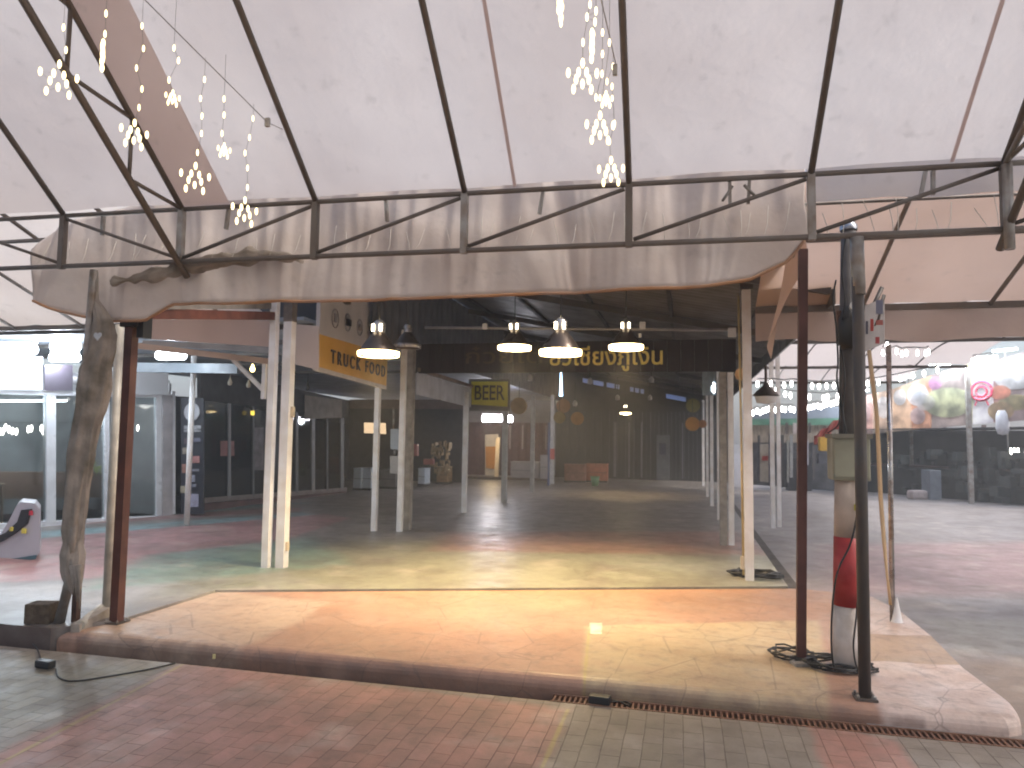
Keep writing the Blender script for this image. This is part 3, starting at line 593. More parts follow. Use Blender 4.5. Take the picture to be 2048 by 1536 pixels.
# ================================================================== STAR LIGHTS
BULB = EM('warm_led', (1, .78, .40), 1.9); 
BULB.cycles.emission_sampling = 'NONE'
me_b = bpy.data.meshes.new('led'); bmx = bmesh.new(); bmesh.ops.create_uvsphere(bmx, u_segments=8, v_segments=6, radius=1); bmx.to_mesh(me_b); bmx.free(); me_b.materials.append(BULB)
WIRE = M('thin_wire', (.30, .27, .25), .6, .2)
def bulb(p, parent, s=(.0075, .0075, .016), me=me_b, name='bulb'):
    o = bpy.data.objects.new(name, me); link(o, V(p), parent); o.scale = s; return o
def roof_z(Y): return ZT+(4.65-Y)*math.tan(SL)-.02
STARS = [(117, 160, 66, 0, 3.1, [(127, 55), (132, 100)], 'large star of warm LEDs, leftmost of the hanging stars'),
    (205, 110, 18, 1.3, 3.1, [(212, 27), (210, 68)], 'star of LEDs seen edge-on near the rafter web at upper left'),
    (268, 270, 50, .3, 3.5, [(284, 52), (287, 97), (273, 136), (284, 178), (278, 215)], 'slightly turned LED star under a long bulb string at left'),
    (345, 197, 26, .2, 3.5, [(348, 96), (357, 121), (338, 160)], 'small LED star over the brown canvas strip, higher of the two small ones'),
    (390, 358, 54, 0, 3.8, [(409, 159), (401, 197), (404, 232), (403, 267), (395, 305)], 'LED star over the lower end of the brown canvas strip'),
    (448, 302, 24, .2, 3.8, [(448, 198), (448, 230), (444, 267)], 'small LED star, lower of the two small ones at left'),
    (489, 425, 50, .25, 4.05, [(506, 237), (499, 275), (490, 306), (495, 336), (495, 375)], 'lowest LED star of the left cluster, crossing the truss'),
    (1120, 8, 18, 1.2, 3.0, [(1122, 45)], 'LED star cut by the top of the picture'),
    (1184, 90, 14, 1.35, 3.2, [(1174, 34), (1192, 22), (1190, 44)], 'narrow edge-on LED star high in the middle cluster'),
    (1165, 155, 60, .15, 3.3, [(1166, 85), (1180, 9)], 'largest LED star of the middle cluster'),
    (1212, 200, 26, .2, 3.6, [(1205, 65), (1205, 108), (1204, 148), (1192, 195)], 'small LED star between the larger ones of the middle cluster'),
    (1200, 258, 56, .2, 3.6, [(1219, 85)], 'tilted LED star below the small one in the middle cluster'),
    (1222, 345, 50, 0, 4.0, [(1226, 133), (1214, 163), (1224, 173), (1229, 247), (1219, 283)], 'lowest LED star of the middle cluster, just above the truss')]
for (sx, sy, spx, tw, Y, bl, lb) in STARS:
    tw += .7 if sx < 600 and tw < 1 else (1.0 if sx < 600 else (.4 if tw > 1 else .1)); edge = spx < 19
    c = AY(sx, sy, Y); t = thing('star_light', c, lb, 'star light', 'LED stars hanging under the tent roof')
    full = 50 if edge else spx; R = PX(full, c)/2
    topz = max(roof_z(Y), c.z+.3)
    pts = [c+V((0, 0, R)), V((c.x, c.y, topz))]
    tip = []
    for k in range(10):
        a = math.pi/2+k*math.pi/5; r = R if k % 2 == 0 else R*.45
        q = V((r*math.cos(a)*math.cos(tw), r*math.cos(a)*math.sin(tw), r*math.sin(a)))+c; tip.append(q)
    mk('wire_star', B().tube(tip+[tip[0]], .0016, 4), WIRE, t)
    s_ = (.0105, .0105, .025) if spx > 30 or tw > 1 else (.007, .007, .018)
    for q in tip: bulb(q, t, s_)
    cord = [c+V((0, 0, R))]+[AY(x, y, Y) for x, y in sorted(bl, key=lambda p: -p[1])]
    cord.append(V((cord[-1].x, Y, topz))) if cord[-1].z < topz else None
    mk('cord', B().tube(cord, .0014, 4), WIRE, t)
    for x, y in bl: bulb(AY(x, y, Y), t, (.0075, .0075, .022))
w1 = thing('support_wire', AY(430, 140, 3.6), 'thin wire with a small connector strung under the left roof slope', 'wire')
mk('wire', B().tube([AY(270, -20, 3.1), AY(420, 130, 3.6), AY(535, 245, 4.0), AY(572, 262, 4.3)], .003, 5), WIRE, w1)
mk('connector', B().box(AY(535, 245, 4.0), (.03, .02, .055)), M('pale_connector', (.45, .42, .38), .5, .2), w1)
w2 = thing('support_wire', AY(1215, 60, 3.6), 'thin wire beside the rafter of the middle star cluster', 'wire')
mk('wire', B().tube([AY(1198, -20, 3.2), AY(1232, 130, 3.9)], .003, 5), WIRE, w2)
mk('connector', B().box(AY(1230, 140, 3.9), (.025, .02, .06)), MC['pale_connector'], w2)
# ================================================================== PENDANT LAMPS
SHADE = M('bronze_shade', (.10, .075, .06), .35, .3, 10, metal=.6)
RIM = EM('lamp_rim', (1, .74, .36), 6); GLOW = EM('lamp_glow', (1, .80, .45), 22); NECKM = EM('neck_glow', (1, .86, .6), 5)
for q in (RIM, GLOW, NECKM): q.cycles.emission_sampling = 'NONE'
def pendant(px, py, wpx, Y, label, lit=True, energy=90, far=False, cz=None):
    c = AY(px, py, Y); R = PX(wpx, c)/2; t = thing('pendant_lamp', c, label, 'pendant lamp', 'bronze pendant lamps')
    mk('shade', B().lathe(c, [(R, -.03), (R*.98, .0), (R*.80, R*.32), (R*.52, R*.72), (R*.3, R*.98), (R*.27, R*1.0), (R*.50, R*.70), (R*.78, R*.30), (R*.95, .0), (R*.97, -.028)], 28), SHADE, t)
    mk('rim', B().lathe(c, [(R*1.0, -.035), (R*1.02, -.012), (R*1.02, .012), (R*.985, .014), (R*.985, -.035), (R*1.0, -.035)], 28), RIM if lit else M('rim_metal', (.4, .36, .33), .3, .2, metal=.6), t)
    mk('neck', B().lathe(c, [(R*.3, R*.98), (R*.3, R*1.45), (R*.16, R*1.6), (R*.05, R*1.65)], 16), M('lamp_neck', (.45, .42, .38), .3, .2, metal=.6), t)
    if lit:
        for sx in (-1, 1): mk('neck_slot', B().box((c.x+sx*R*.2, c.y-R*.27, c.z+R*1.22), (R*.13, R*.12, R*.36), bev=R*.03), NECKM, t)
        mk('light_bulb', B().lathe(c, [(0, -.045), (R*.45, -.04), (R*.8, -.015), (R*.86, .0), (0, .012)], 24), GLOW, t)
        light('lamp_light', 'SPOT', c+V((0, 0, -.07)), energy, (1, .71, .36), t, .12, 112)
    z1 = cz or c.z+.9
    mk('cord', B().tube([c+V((0, 0, R*1.6)), V((c.x, c.y, z1))], .006, 6), CORD, t)
    return t
PE = 160
pendant(757, 706, 82, 6.9, 'lit bronze pendant in front of the yellow hanging sign', energy=PE)
pendant(1029, 694, 66, 8.3, 'lit bronze pendant, left one of the three together', energy=PE)
pendant(1121, 703, 84, 6.5, 'lit bronze pendant, middle and largest of the three together', energy=PE)
pendant(1252, 693, 68, 8.0, 'lit bronze pendant, right one of the three together', energy=PE)
pendant(815, 691, 54, 8.4, 'unlit bronze pendant beside the lit one near the yellow sign', lit=False)
pendant(1251, 826, 22, 19.5, 'small far lit pendant deep inside the hall', energy=70)
lb_ = thing('lamp_rail', AY(1160, 652, 8.6), 'grey conduit rail across the hall that carries junction boxes', 'conduit')
mk('pipe', B().tube([AY(850, 655, 8.7), AY(1470, 660, 8.7)], .017, 8), M('dull_conduit', (.25, .24, .24), .5, .3), lb_)
for x, y, s in ((970, 653, .06), (1285, 651, .07), (1464, 665, .09), (1280, 671, .04)): mk('junction_box', B().box(AY(x, y, 8.66), (s, .05, s*1.2), bev=.008), M('pale_box', (.55, .55, .56), .5, .2), lb_)
# ================================================================== HALL
hall = thing('market_hall', (-1.6, 18, 0), 'long dark open hall with a sloping metal roof', 'hall')
ROOFM = M('grey_sheet_roof', (.15, .135, .12), .5, .35, 3, metal=.2)
def rz(x): return 3.18+(1.38-x)*.19
def corr(p0, p1, off, n, amp, up=False):
    rows = [[], []]
    for k in range(n+1):
        p = p0.lerp(p1, k/n)+(V((0, 0, amp)) if up else V((amp, 0, 0)))*(math.sin(k*math.pi/2)); rows[0].append(p); rows[1].append(p+off)
    return rows
b = B(); rows = [[], []]
for k in range(400):
    y = 7.55+19.65*k/399; zz = .012*math.sin(k*1.57)
    for r_, x in ((rows[0], 1.42), (rows[1], -4.45)): r_.append((x, y, rz(x)+zz))
b.sheet(rows); mk('roof', b, ROOFM, hall)
mk('porch_roof', B().sheet([[(x, 6.5, rz(x)+.02) for x in (-4.45, .92)], [(x, 7.56, rz(x)+.02) for x in (-4.45, .92)]]), ROOFM, hall)
mk('porch_beam', B().bar((.92, 6.5, rz(.92)-.05), (-4.4, 6.5, rz(-4.4)-.05), .05, .09), STEEL, hall)
for y in (7.6, 11.05, 14.3, 17.4, 20.6, 23.8, 26.9): mk('roof_beam', B().bar((1.4, y, rz(1.4)-.08), (-4.4, y, rz(-4.4)-.08), .06, .1), STEEL, hall)
for x in (.9, -.2, -1.4, -2.7, -3.9): mk('purlin', B().bar((x, 7.6, rz(x)-.035), (x, 27, rz(x)-.035), .05, .05), DARK, hall)
mk('eave_board', B().box((1.43, 17.4, rz(1.42)-.10), (.03, 19.6, .24)), M('grey_eave', (.13, .125, .12), .6, .4, 4), hall)
fz0, fz1 = HT(V((-2, 11, 0)), 745), HT(V((-2, 11, 0)), 684)
fas = thing('hall_fascia', (-1.7, 11, fz0), 'dark maroon boarding across the hall with yellow Thai lettering', 'sign board')
b = B(); x0, x1 = AY(815, 700, 11).x, AY(1472, 700, 11).x
nb = 26
for k in range(nb): b.box((x0+(x1-x0)*(k+.5)/nb, 11+.004*(k % 2), (fz0+fz1)/2), ((x1-x0)/nb-.006, .03, fz1-fz0))
mk('boards', b, M('maroon_board', (.03, .019, .018), .6, .4, 3, stretch=(3, 1, .4)), fas)
GOLD = M('yellow_letter', (.85, .66, .16), .5, .25, 6); DIM = M('faded_letter', (.12, .075, .04), .6, .3)
a, c = AY(1100, 716, 10.96), AY(1326, 714, 10.96)
text_mesh('lettering', 'ยวเชียงภูเงิน', .36, GOLD, fas, (a+c)/2, (1, 0, 0), (0, 0, 1), .008, width=(c-a).x, fat=.005)
a, c = AY(932, 714, 10.96), AY(1085, 714, 10.96)
text_mesh('faded_lettering', 'ก๋วยเตี๋', .32, DIM, fas, (a+c)/2, (1, 0, 0), (0, 0, 1), .006, width=(c-a).x)
# end wall
ew = thing('end_wall', (-2, 27, 0), 'dark shuttered wall closing the far end of the hall', 'wall')
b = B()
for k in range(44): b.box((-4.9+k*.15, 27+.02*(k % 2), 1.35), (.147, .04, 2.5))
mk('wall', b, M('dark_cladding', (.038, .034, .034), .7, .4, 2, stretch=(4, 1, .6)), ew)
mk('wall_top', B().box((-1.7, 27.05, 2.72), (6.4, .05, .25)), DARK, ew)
for x, ww in ((1230, 5), (1258, 3), (1283, 3), (1365, 3), (1110, 3)):
    a = AY(x, 880, 26.93); mk('steel_stud', B().box((a.x, 26.93, 1.2), (PX(ww, a), .03, 2.0)), M('stud', (.17, .17, .19), .5, .3), ew)
a, c = AY(1313, 870, 26.9), AY(1340, 966, 26.9)
mk('grey_door', B().box(((a.x+c.x)/2, 26.9, (a.z+FL)/2), ((c.x-a.x), .04, a.z-FL)), M('door_grey', (.14, .15, .16), .5, .3), ew)
mk('poster', B().box(((a.x+c.x)/2-.02, 26.87, 1.25), (.24, .01, .4)), M('poster_blue', (.05, .055, .10), .5, .3), ew)
vent = fabric('frosted_sheet', (.55, .62, .8), .9)
la, lb2 = AY(1165, 764, 26.8), AY(1372, 803, 26.8); sl_ = (lb2.z-la.z)/(lb2.x-la.x)
def lz(x): return la.z+(x-la.x)*sl_
xL, xR, hh_ = -4.9, 1.5, .17
mk('gable_lower', B().prism([(xL, 27.1, 2.6), (xR, 27.1, 2.6), (xR, 27.1, lz(xR)), (xL, 27.1, lz(xL))], (0, .05, 0)), DARK, ew)
mk('gable_upper', B().prism([(xL, 27.1, lz(xL)+hh_), (xR, 27.1, lz(xR)+hh_), (xR, 27.1, 5.5), (xL, 27.1, 5.5)], (0, .05, 0)), DARK, ew)
prev = xL
for x0_, x1_ in ((1165, 1180), (1186, 1207), (1213, 1229), (1232, 1239), (1260, 1267), (1270, 1278), (1281, 1288), (1332, 1372)):
    a, c = AY(x0_, 780, 27.1).x, AY(x1_, 780, 27.1).x
    mk('gable_block', B().prism([(prev, 27.12, lz(prev)-.01), (a, 27.12, lz(a)-.01), (a, 27.12, lz(a)+hh_+.01), (prev, 27.12, lz(prev)+hh_+.01)], (0, .04, 0)), DARK, ew)
    mk('skylight_pane', B().prism([(a, 27.11, lz(a)), (c, 27.11, lz(c)), (c, 27.11, lz(c)+hh_), (a, 27.11, lz(a)+hh_)], (0, .01, 0)), vent, ew); prev = c
mk('gable_block', B().prism([(prev, 27.12, lz(prev)-.01), (xR, 27.12, lz(xR)-.01), (xR, 27.12, lz(xR)+hh_+.01), (prev, 27.12, lz(prev)+hh_+.01)], (0, .04, 0)), DARK, ew)
# upper corrugated wall, left side of hall
up_w = thing('corrugated_wall', (-4.4, 18, 2.9), 'grey corrugated sheeting above the left row of posts', 'wall')
b = B(); rows = [[], []]
for k in range(260):
    y = 9.6+.065*k; rows[0].append((-4.38+.015*math.sin(k*1.4), y, 2.95)); rows[1].append((-4.38+.015*math.sin(k*1.4), y, 4.25))
b.sheet(rows); mk('sheeting', b, M('grey_cladding', (.13, .13, .14), .5, .35, 3), up_w)
aw = thing('awning_skirt', (-4.22, 12.4, 2.1), 'pale corrugated awning skirt between the concrete column and BEER sign', 'awning')
b = B(); rows = [[], []]
for k in range(60):
    y = 10.95+.054*k; f = k/59; rows[0].append((-4.2+.012*math.sin(k*1.5), y, 2.62-.05*f)); rows[1].append((-4.2+.012*math.sin(k*1.5), y, 2.26-.08*f))
b.sheet(rows); mk('corrugated_sheet', b, M('white_cladding', (.55, .55, .58), .5, .3, 4), aw)
mk('timber_rail', B().bar((-4.17, 10.95, 2.66), (-4.17, 14.2, 2.60), .04, .06), M('raw_timber', (.25, .17, .12), .7, .4), aw)
# ================================================================== left aisle roof, gutters, tubes
ar = thing('aisle_roof', (-7, 13, 2.9), 'low blue-grey aisle ceiling in front of the glazed shops', 'roof')
mk('ceiling', B().box((-8.3, 17.2, 3.0), (7.6, 18.6, .04)), M('bluegrey_ceiling', (.30, .33, .38), .6, .3, 2), ar)
for y in (8.2, 9.6, 11, 12.6, 14.4): mk('joist', B().box((-8.3, y, 2.95), (7.5, .05, .06)), STEEL, ar)
mk('front_boarding', B().box((-5.4, 8.25, 3.75), (2.1, .04, 1.5)), M('dark_boarding', (.045, .045, .05), .7, .3, 2), ar)
mk('end_boarding', B().box((-9.5, 8.24, 3.78), (6.0, .04, 1.56)), M('blue_boarding', (.26, .29, .34), .7, .3, 2), ar)
pf = thing('fascia_panel', (-6, 7.9, 2.7), 'long peach panel under the brown beam at left', 'panel')
PE_M = M('peach_panel', (.55, .40, .34), .6, .15, 2)
def qd(pts, Y, th=.02): return B().prism([AY(x, y, Y if not isinstance(Y, list) else Y[i]) for i, (x, y) in enumerate(pts)], (0, th, 0))
mk('panel', qd([(296, 634), (546, 640), (546, 694), (292, 678)], 7.6), PE_M, pf)
mk('trim', qd([(285, 680), (546, 696), (546, 706), (285, 690)], 7.6), M('trim_grey', (.35, .34, .34), .5, .3), pf)
pf2 = mk('fascia_panel', qd([(590, 648), (637, 652), (637, 740), (588, 728)], 7.7), M('pale_panel', (.58, .49, .44), .6, .15, 2), label='pale square panel between the twin white posts and the yellow sign', cat='panel')
bm_ = thing('steel_beam', AY(420, 625, 7.0), 'brown steel beam running from the left post to the twin white posts', 'beam')
mk('beam', B().bar(AY(285, 627, 5.0), AY(548, 632, 7.3), .07, .09), RUST, bm_)
mk('upper_sheet', B().bar(AY(300, 608, 5.05), AY(546, 610, 7.35), .05, .09), M('grimy_sheet', (.17, .15, .13), .7, .4), bm_)
mk('end_clip', B().box(AY(526, 637, 7.2), (.12, .04, .04)), M('bright_zinc', (.7, .75, .8), .25), bm_)
gt = thing('gutter_frame', AY(400, 712, 8.5), 'orange-lit gutter rail with a diagonal white brace', 'gutter')
mk('rail', B().bar(AY(262, 690, 7.4), AY(548, 724, 7.9), .05, .07), M('orange_lit_rail', (.52, .38, .30), .6, .2), gt)  # orange lamp light put into the colour of the white rail
mk('trough', B().bar(AY(262, 735, 9.2), AY(478, 738, 9.4), .12, .14), M('pale_trough', (.11, .13, .15), .5, .25), gt)
mk('brace', B().bar(AY(462, 715, 7.9), AY(528, 782, 7.9), .045), WHITE, gt)
mk('bracket', B().bar(AY(530, 728, 7.9), AY(527, 798, 7.9), .05), WHITE, gt)
TUBE = EM('cool_tube', (.82, .91, 1), 14)
def tube_light(x0_, x1_, y_, Y, label, h=17, e=30, mat=TUBE):
    a, c = AY(x0_, y_, Y), AY(x1_, y_, Y); t = thing('tube_light', (a+c)/2, label, 'tube light', 'fluorescent tube lights')
    r = PX(h, a)/2; mk('tube', B().tube([a, c], r, 10), mat, t)
    mk('batten', B().box((a+c)/2+V((0, .0, r+.02)), ((c-a).length*1.04, .07, .035)), WHITE, t)
    light('tube_glow', 'POINT', (a+c)/2+V((0, -.12, -r-.03)), e*.8, (.8, .9, 1), t, .1)
tube_light(-60, 68, 699, 8.6, 'lit tube at the left picture edge above the white fascia', 21, 22)
tube_light(106, 156, 693, 8.8, 'upper one of two short lit tubes left of the wrapped pole')
tube_light(104, 155, 715, 9.3, 'lower one of two short lit tubes left of the wrapped pole')
tube_light(316, 368, 711, 8.7, 'lit tube seen between the brown post and thin white pole', e=35)
tube_light(215, 227, 712, 8.7, 'small end-on lit tube right of the wrapped pole', e=10)
tube_light(966, 1003, 837, 19.5, 'longer far lit tube above the glowing doorway', 14, 22, EM('white_tube', (.95, .88, 1), 22))
tube_light(1010, 1024, 838, 19.5, 'stubby far lit tube right of the long one above the doorway', 13, 8, MC['white_tube'])
a = AY(1122, 768, 20); t = thing('slit_light', a, 'narrow vertical bluish light hanging deep in the hall', 'light')
mk('diffuser', B().tube([AY(1122, 745, 20), AY(1122, 792, 20)], [.02, .05], 8), EM('blue_slit', (.45, .7, 1), 4), t)
# ================================================================== left shops
SA, SB, SC_, SD = V((-10.6, 6.0, 0)), V((-9.0, 11.2, 0)), V((-8.9, 11.55, 0)), V((-8.42, 17.6, 0))
def SW(x, y, off=0): p = PL(x, y, SA, SB); n = V(((SB-SA).y, -(SB-SA).x, 0)).normalized(); return p+n*off
def SX(x, y, off=0): p = PL(x, y, SC_, SD); n = V(((SD-SC_).y, -(SD-SC_).x, 0)).normalized(); return p+n*off
def wq(fn, x0, y0, x1, y1, off=0, th=.03, y0b=None, y1b=None):
    y0b = y0 if y0b is None else y0b; y1b = y1 if y1b is None else y1b
    n = V((1, -.2, 0)).normalized()
    return B().prism([fn(x0, y0, off), fn(x1, y0b, off), fn(x1, y1b, off), fn(x0, y1, off)], -n*th)
s1 = thing('glass_shop', SW(150, 1050), 'bright glass-fronted shop with white frames at the left edge', 'shop')
ALU = M('white_aluminium', (.72, .74, .78), .35, .2, 4, metal=.2)
back = V((-2.2, .5, 0))
a, c = SA+V((0, 0, FL)), SB+V((0, 0, FL)); hh = V((0, 0, 2.35))
mk('back_wall', B().prism([a+back, c+back, c+back+hh, a+back+hh], (-.05, 0, 0)), M('shop_back', (.34, .36, .37), .7, .6, 2.5), s1)
mk('shop_floor', B().prism([a, c, c+back, a+back], (0, 0, -.02)), M('shop_floor', (.25, .18, .13), .6, .3), s1)
mk('shop_ceiling', B().prism([a+hh, c+hh, c+back+hh, a+back+hh], (0, 0, .05)), M('shop_ceiling', (.3, .3, .32), .7, .3), s1)
mk('side_partition', B().prism([c, c+back, c+back+hh, c+hh], (0, .05, 0)), M('shop_side', (.3, .3, .31), .7, .3), s1)
mk('glazing', wq(SW, -60, 786, 330, 1046, 0, .008, 795, 1028), GLASS('shop_glass', tr=.6), s1)
mk('sill', wq(SW, -60, 1050, 345, 1064, .03, .1, 1030, 1037), ALU, s1)
mk('head_rail', wq(SW, -60, 779, 345, 787, .03, .08, 789, 796), ALU, s1)
for x, ww in ((100, 19), (212, 9), (224, 0), (316, 10), (345, 7)):
    if ww: mk('mullion', wq(SW, x-ww/2, 782, x+ww/2, 1045-(x-100)*.07, .035, .08), ALU, s1)
mk('white_fascia', wq(SW, -60, 706, 78, 779, .1, .1, 714, 780), M('fascia_white', (.6, .62, .65), .5, .12, 2), s1)
mk('maroon_fascia', wq(SW, 84, 730, 140, 782, .08, .08), M('fascia_maroon', (.05, .04, .055), .5, .3), s1)
mk('second_white_fascia', wq(SW, 205, 738, 330, 789, .1, .1, 742, 790), MC['fascia_white'], s1)
mk('grey_pier', wq(SW, 322, 790, 342, 1040, .05, .2, 791, 1034), M('pier_grey', (.42, .40, .42), .6, .3), s1)
si = mk('added_tube', B().tube([SW(60, 800, -1.0), SW(200, 800, -1.0)], .02, 8), TUBE, s1)  # tube added to brighten the shop interior
light('shop_fill_light', 'POINT', SW(120, 815, -.9), 80, (.85, .92, 1), s1, .3)  # added fill, lifts the dim interior together with the next one
light('shop_fill_light', 'POINT', SW(-20, 815, -.9), 60, (.85, .92, 1), s1, .3)
# counter & plants in the shop
ct = thing('shop_counter', SW(60, 1000, -1.3), 'brown wooden counter behind the left shop window', 'counter')
mk('counter_body', wq(SW, -60, 950, 300, 1010, -1.2, .35, 950, 1002), M('brown_wood', (.24, .14, .09), .6, .4, 5), ct)
b = B()
for x, y in ((30, 945), (38, 940), (262, 948), (270, 952)):
    p = SW(x, y, -1.15)
    for k in range(26):
        d = V((random.uniform(-.1, .1), random.uniform(-.1, .1), random.uniform(-.08, .12))); q = p+d
        b.sheet([[q, q+V((.03, .0, .02))], [q+V((.0, .02, .05)), q+V((.03, .02, .06))]])
mk('potted_greens', b, M('bright_leaf', (.28, .36, .03), .5, .4, 20), label='yellow-green leafy plants on the shop counter behind glass', cat='plants')
b = thing('stool', SW(20, 1020, -.7), 'pale wooden stool just inside the left shop window', 'stool')
p = SW(22, 1040, -.7); p.z = FL
for dx in (-.15, .15):
    for dy in (-.12, .12): mk('leg', B().bar(p+V((dx, dy, 0)), p+V((dx*.8, dy*.8, .62)), .03), M('pale_wood', (.5, .38, .24), .6, .3), b)
mk('seat', B().box(p+V((0, 0, .635)), (.32, .28, .03), bev=.01), MC['pale_wood'], b)
SBULB = EM('reflection_and_spot_bulb', (1, .93, .82), 12); SBULB.cycles.emission_sampling = 'NONE'
me_s = me_b.copy(); me_s.materials.clear(); me_s.materials.append(SBULB)
t = thing('reflection_bulbs', SW(80, 860, -.5), 'row of white bulbs added behind the left shop glass as its reflections', 'string lights')  # stand-ins for string lights mirrored in the glass
for x in (2, 10, 18, 27, 33, 38, 45, 52, 60, 84, 90, 110, 114, 120, 134, 196, 266, 285, 303): 
    for k in range(1): bulb(SW(x, 858+random.uniform(-3, 6), -.4), t, (.022, .022, .06), me_s)
mk('cord', B().tube([SW(x, 845, -.4) for x in (-20, 60, 140, 220, 306)], .006, 5), CORD, t)
# second, dark shop
s2 = thing('dark_shop', SX(520, 1005), 'dark glazed shop with thin frames left of the yellow sign', 'shop')
a, c = SC_+V((0, 0, FL)), SD+V((0, 0, FL)); hh = V((0, 0, 2.3)); back = V((-2.6, .3, 0))
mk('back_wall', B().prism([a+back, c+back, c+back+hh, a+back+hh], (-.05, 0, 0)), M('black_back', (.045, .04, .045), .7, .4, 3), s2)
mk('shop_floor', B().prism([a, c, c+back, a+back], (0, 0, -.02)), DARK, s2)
mk('glazing', wq(SX, 405, 800, 690, 998, 0, .008, 848, 978), GLASS('dark_glass', (.6, .62, .65), .5), s2)
mk('sill', wq(SX, 400, 996, 692, 1006, .03, .1, 975, 982), M('sill_brown', (.26, .21, .19), .6, .3), s2)
mk('plinth', wq(SX, 400, 1008, 692, 1022, .02, .1, 983, 993), M('plinth_maroon', (.12, .05, .05), .6, .3), s2)
mk('head_band', wq(SX, 400, 735, 692, 800, .02, .1, 800, 836), M('head_dark', (.035, .028, .026), .7, .3), s2)
mk('tan_board', wq(SX, 605, 790, 680, 838, .06, .02, 800, 836), M('tan_board', (.20, .155, .11), .6, .3), s2)
for x, ww, lt in ((457, 5, .3), (505, 3, .14), (592, 5, .16), (625, 6, .26), (653, 3, .1), (683, 6, .22)):
    mk('mullion', wq(SX, x-ww/2, 800+(x-405)*.13, x+ww/2, 999-(x-405)*.07, .03, .05), M('frame%d' % int(lt*100), (lt, lt, lt*1.04), .5, .2), s2)
mk('window_poster', wq(SX, 440, 882, 468, 912, .01, .004), M('pink_poster', (.35, .14, .13), .5, .4, 8), s2)
mk('window_graphic', wq(SX, 508, 855, 527, 940, .01, .004), M('grey_graphic', (.20, .17, .19), .5, .5, 8), s2)
mk('brown_panel', wq(SX, 597, 918, 632, 990, -.1, .02), M('brown_panel', (.22, .17, .12), .6, .3), s2)
mk('orange_shelf', wq(SX, 470, 955, 502, 972, -.3, .02), M('orange_shelf', (.22, .10, .05), .6, .3), s2)
# menu board
mb_ = thing('menu_board', SX(385, 1025), 'tall black menu board with a white round emblem and pictures', 'menu board')
def MBp(x, y, off=0): return AY(x, y, 11.3-off)
def mq(x0, y0, x1, y1, off): return B().prism([MBp(x0, y0, off), MBp(x1, y0, off), MBp(x1, y1, off), MBp(x0, y1, off)], (0, .03 if not off else .004, 0))
mk('board', mq(362, 796, 407, 1028, 0), M('menu_black', (.02, .02, .03), .5, .3), mb_)
mk('round_emblem', B().disc(MBp(384, 824, .02), (0, -1, 0), PX(18, MBp(384, 824)), .008, 28), M('emblem_grey', (.45, .45, .48), .5, .2), mb_)
for x0_, y0_, x1_, y1_, cc in ((368, 851, 402, 858, (.38, .38, .4)), (368, 859, 402, 864, (.3, .3, .32)), (368, 877, 378, 888, (.12, .08, .1)), (386, 876, 401, 884, (.14, .14, .2)), (365, 895, 375, 908, (.35, .3, .24)), (384, 912, 399, 926, (.40, .18, .17)), (364, 928, 374, 946, (.36, .17, .13)), (382, 950, 390, 964, (.3, .3, .36)), (361, 972, 374, 986, (.38, .33, .24)), (380, 988, 397, 1014, (.36, .34, .44)), (378, 968, 392, 974, (.2, .2, .25)), (382, 938, 398, 943, (.2, .2, .24))):
    mk('picture', mq(x0_, y0_, x1_, y1_, .02), M('menu%d' % (x0_*7+y0_), cc, .5, .4, 15), mb_)
for i, (x, y, lit) in enumerate(((460, 765, 0), (497, 770, 0), (505, 738, 1), (615, 775, 0))):
    lb = ('unlit filament bulb hanging in the dark shop, leftmost', 'unlit filament bulb hanging in the dark shop, right of another', 'small lit yellow bulb above the hanging filament bulbs', 'small black spotlight hanging under the pale panel')[i]
    p = AY(x, y, 10.6); t = thing('hanging_bulb', p, lb, 'bulb', 'bulbs hanging by the dark shop')
    mk('glass', B().lathe(p, [(0, -.05), (.03, -.04), (.04, 0), (.02, .05), (.012, .08)], 12), EM('yellow_bulb', (1, .75, .3), 5) if lit else M('bulb_glass' if i < 3 else 'spot_black', (.5, .45, .36) if i < 3 else (.03, .03, .03), .3, .1), t)
    mk('flex', B().tube([p+V((0, 0, .08)), p+V((0, 0, .25))], .006, 5), CORD if i else WIRE, t)
p = SX(497, 826, .1); mk('small_sign', B().box(p, (.03, .09, .09)), EM('yellow_sign_glow', (1, .7, .1), .8), label='tiny glowing yellow sign on the dark shop window', cat='sign')
# ================================================================== TRUCK FOOD sign, BEER sign
q0, q1 = G(640, 1100), None
La, Lb = V((AY(640, 735, 8.0).x, 8.0, 0)), V((AY(775, 775, 10.6).x, 10.6, 0))
def TS(x, y, off=0): n = V(((Lb-La).y, -(Lb-La).x, 0)).normalized(); return PL(x, y, La, Lb)+n*off
ts = thing('hanging_sign', TS(700, 760), 'big hanging sign, white above and yellow below, reading TRUCK FOOD', 'sign')
nn = V((-(Lb-La).y, (Lb-La).x, 0)).normalized()*.05
mk('white_panel', B().prism([TS(643, 560), TS(777, 600), TS(775, 708), TS(639, 668)], nn), M('sign_white', (.50, .48, .48), .5, .15, 3), ts)
mk('yellow_panel', B().prism([TS(639, 668), TS(775, 708), TS(773, 772), TS(634, 733)], nn), M('sign_amber', (.66, .36, .045), .5, .15, 3), ts)
mk('bottom_trim', B().prism([TS(634, 733), TS(773, 772), TS(773, 779), TS(634, 741)], nn*1.1), M('trim_white', (.55, .5, .46), .5, .2), ts)
dd = (TS(773, 742)-TS(639, 702)); INK = M('sign_ink', (.06, .045, .03), .6, .2)
text_mesh('lettering', 'TRUCK FOOD', .24, INK, ts, TS(719, 731, .02), dd, (0, 0, 1), .004, width=(TS(770, 744)-TS(663, 712)).length, fat=.003, gap=1.5)
GI = M('icon_grey', (.27, .26, .28), .6, .2)
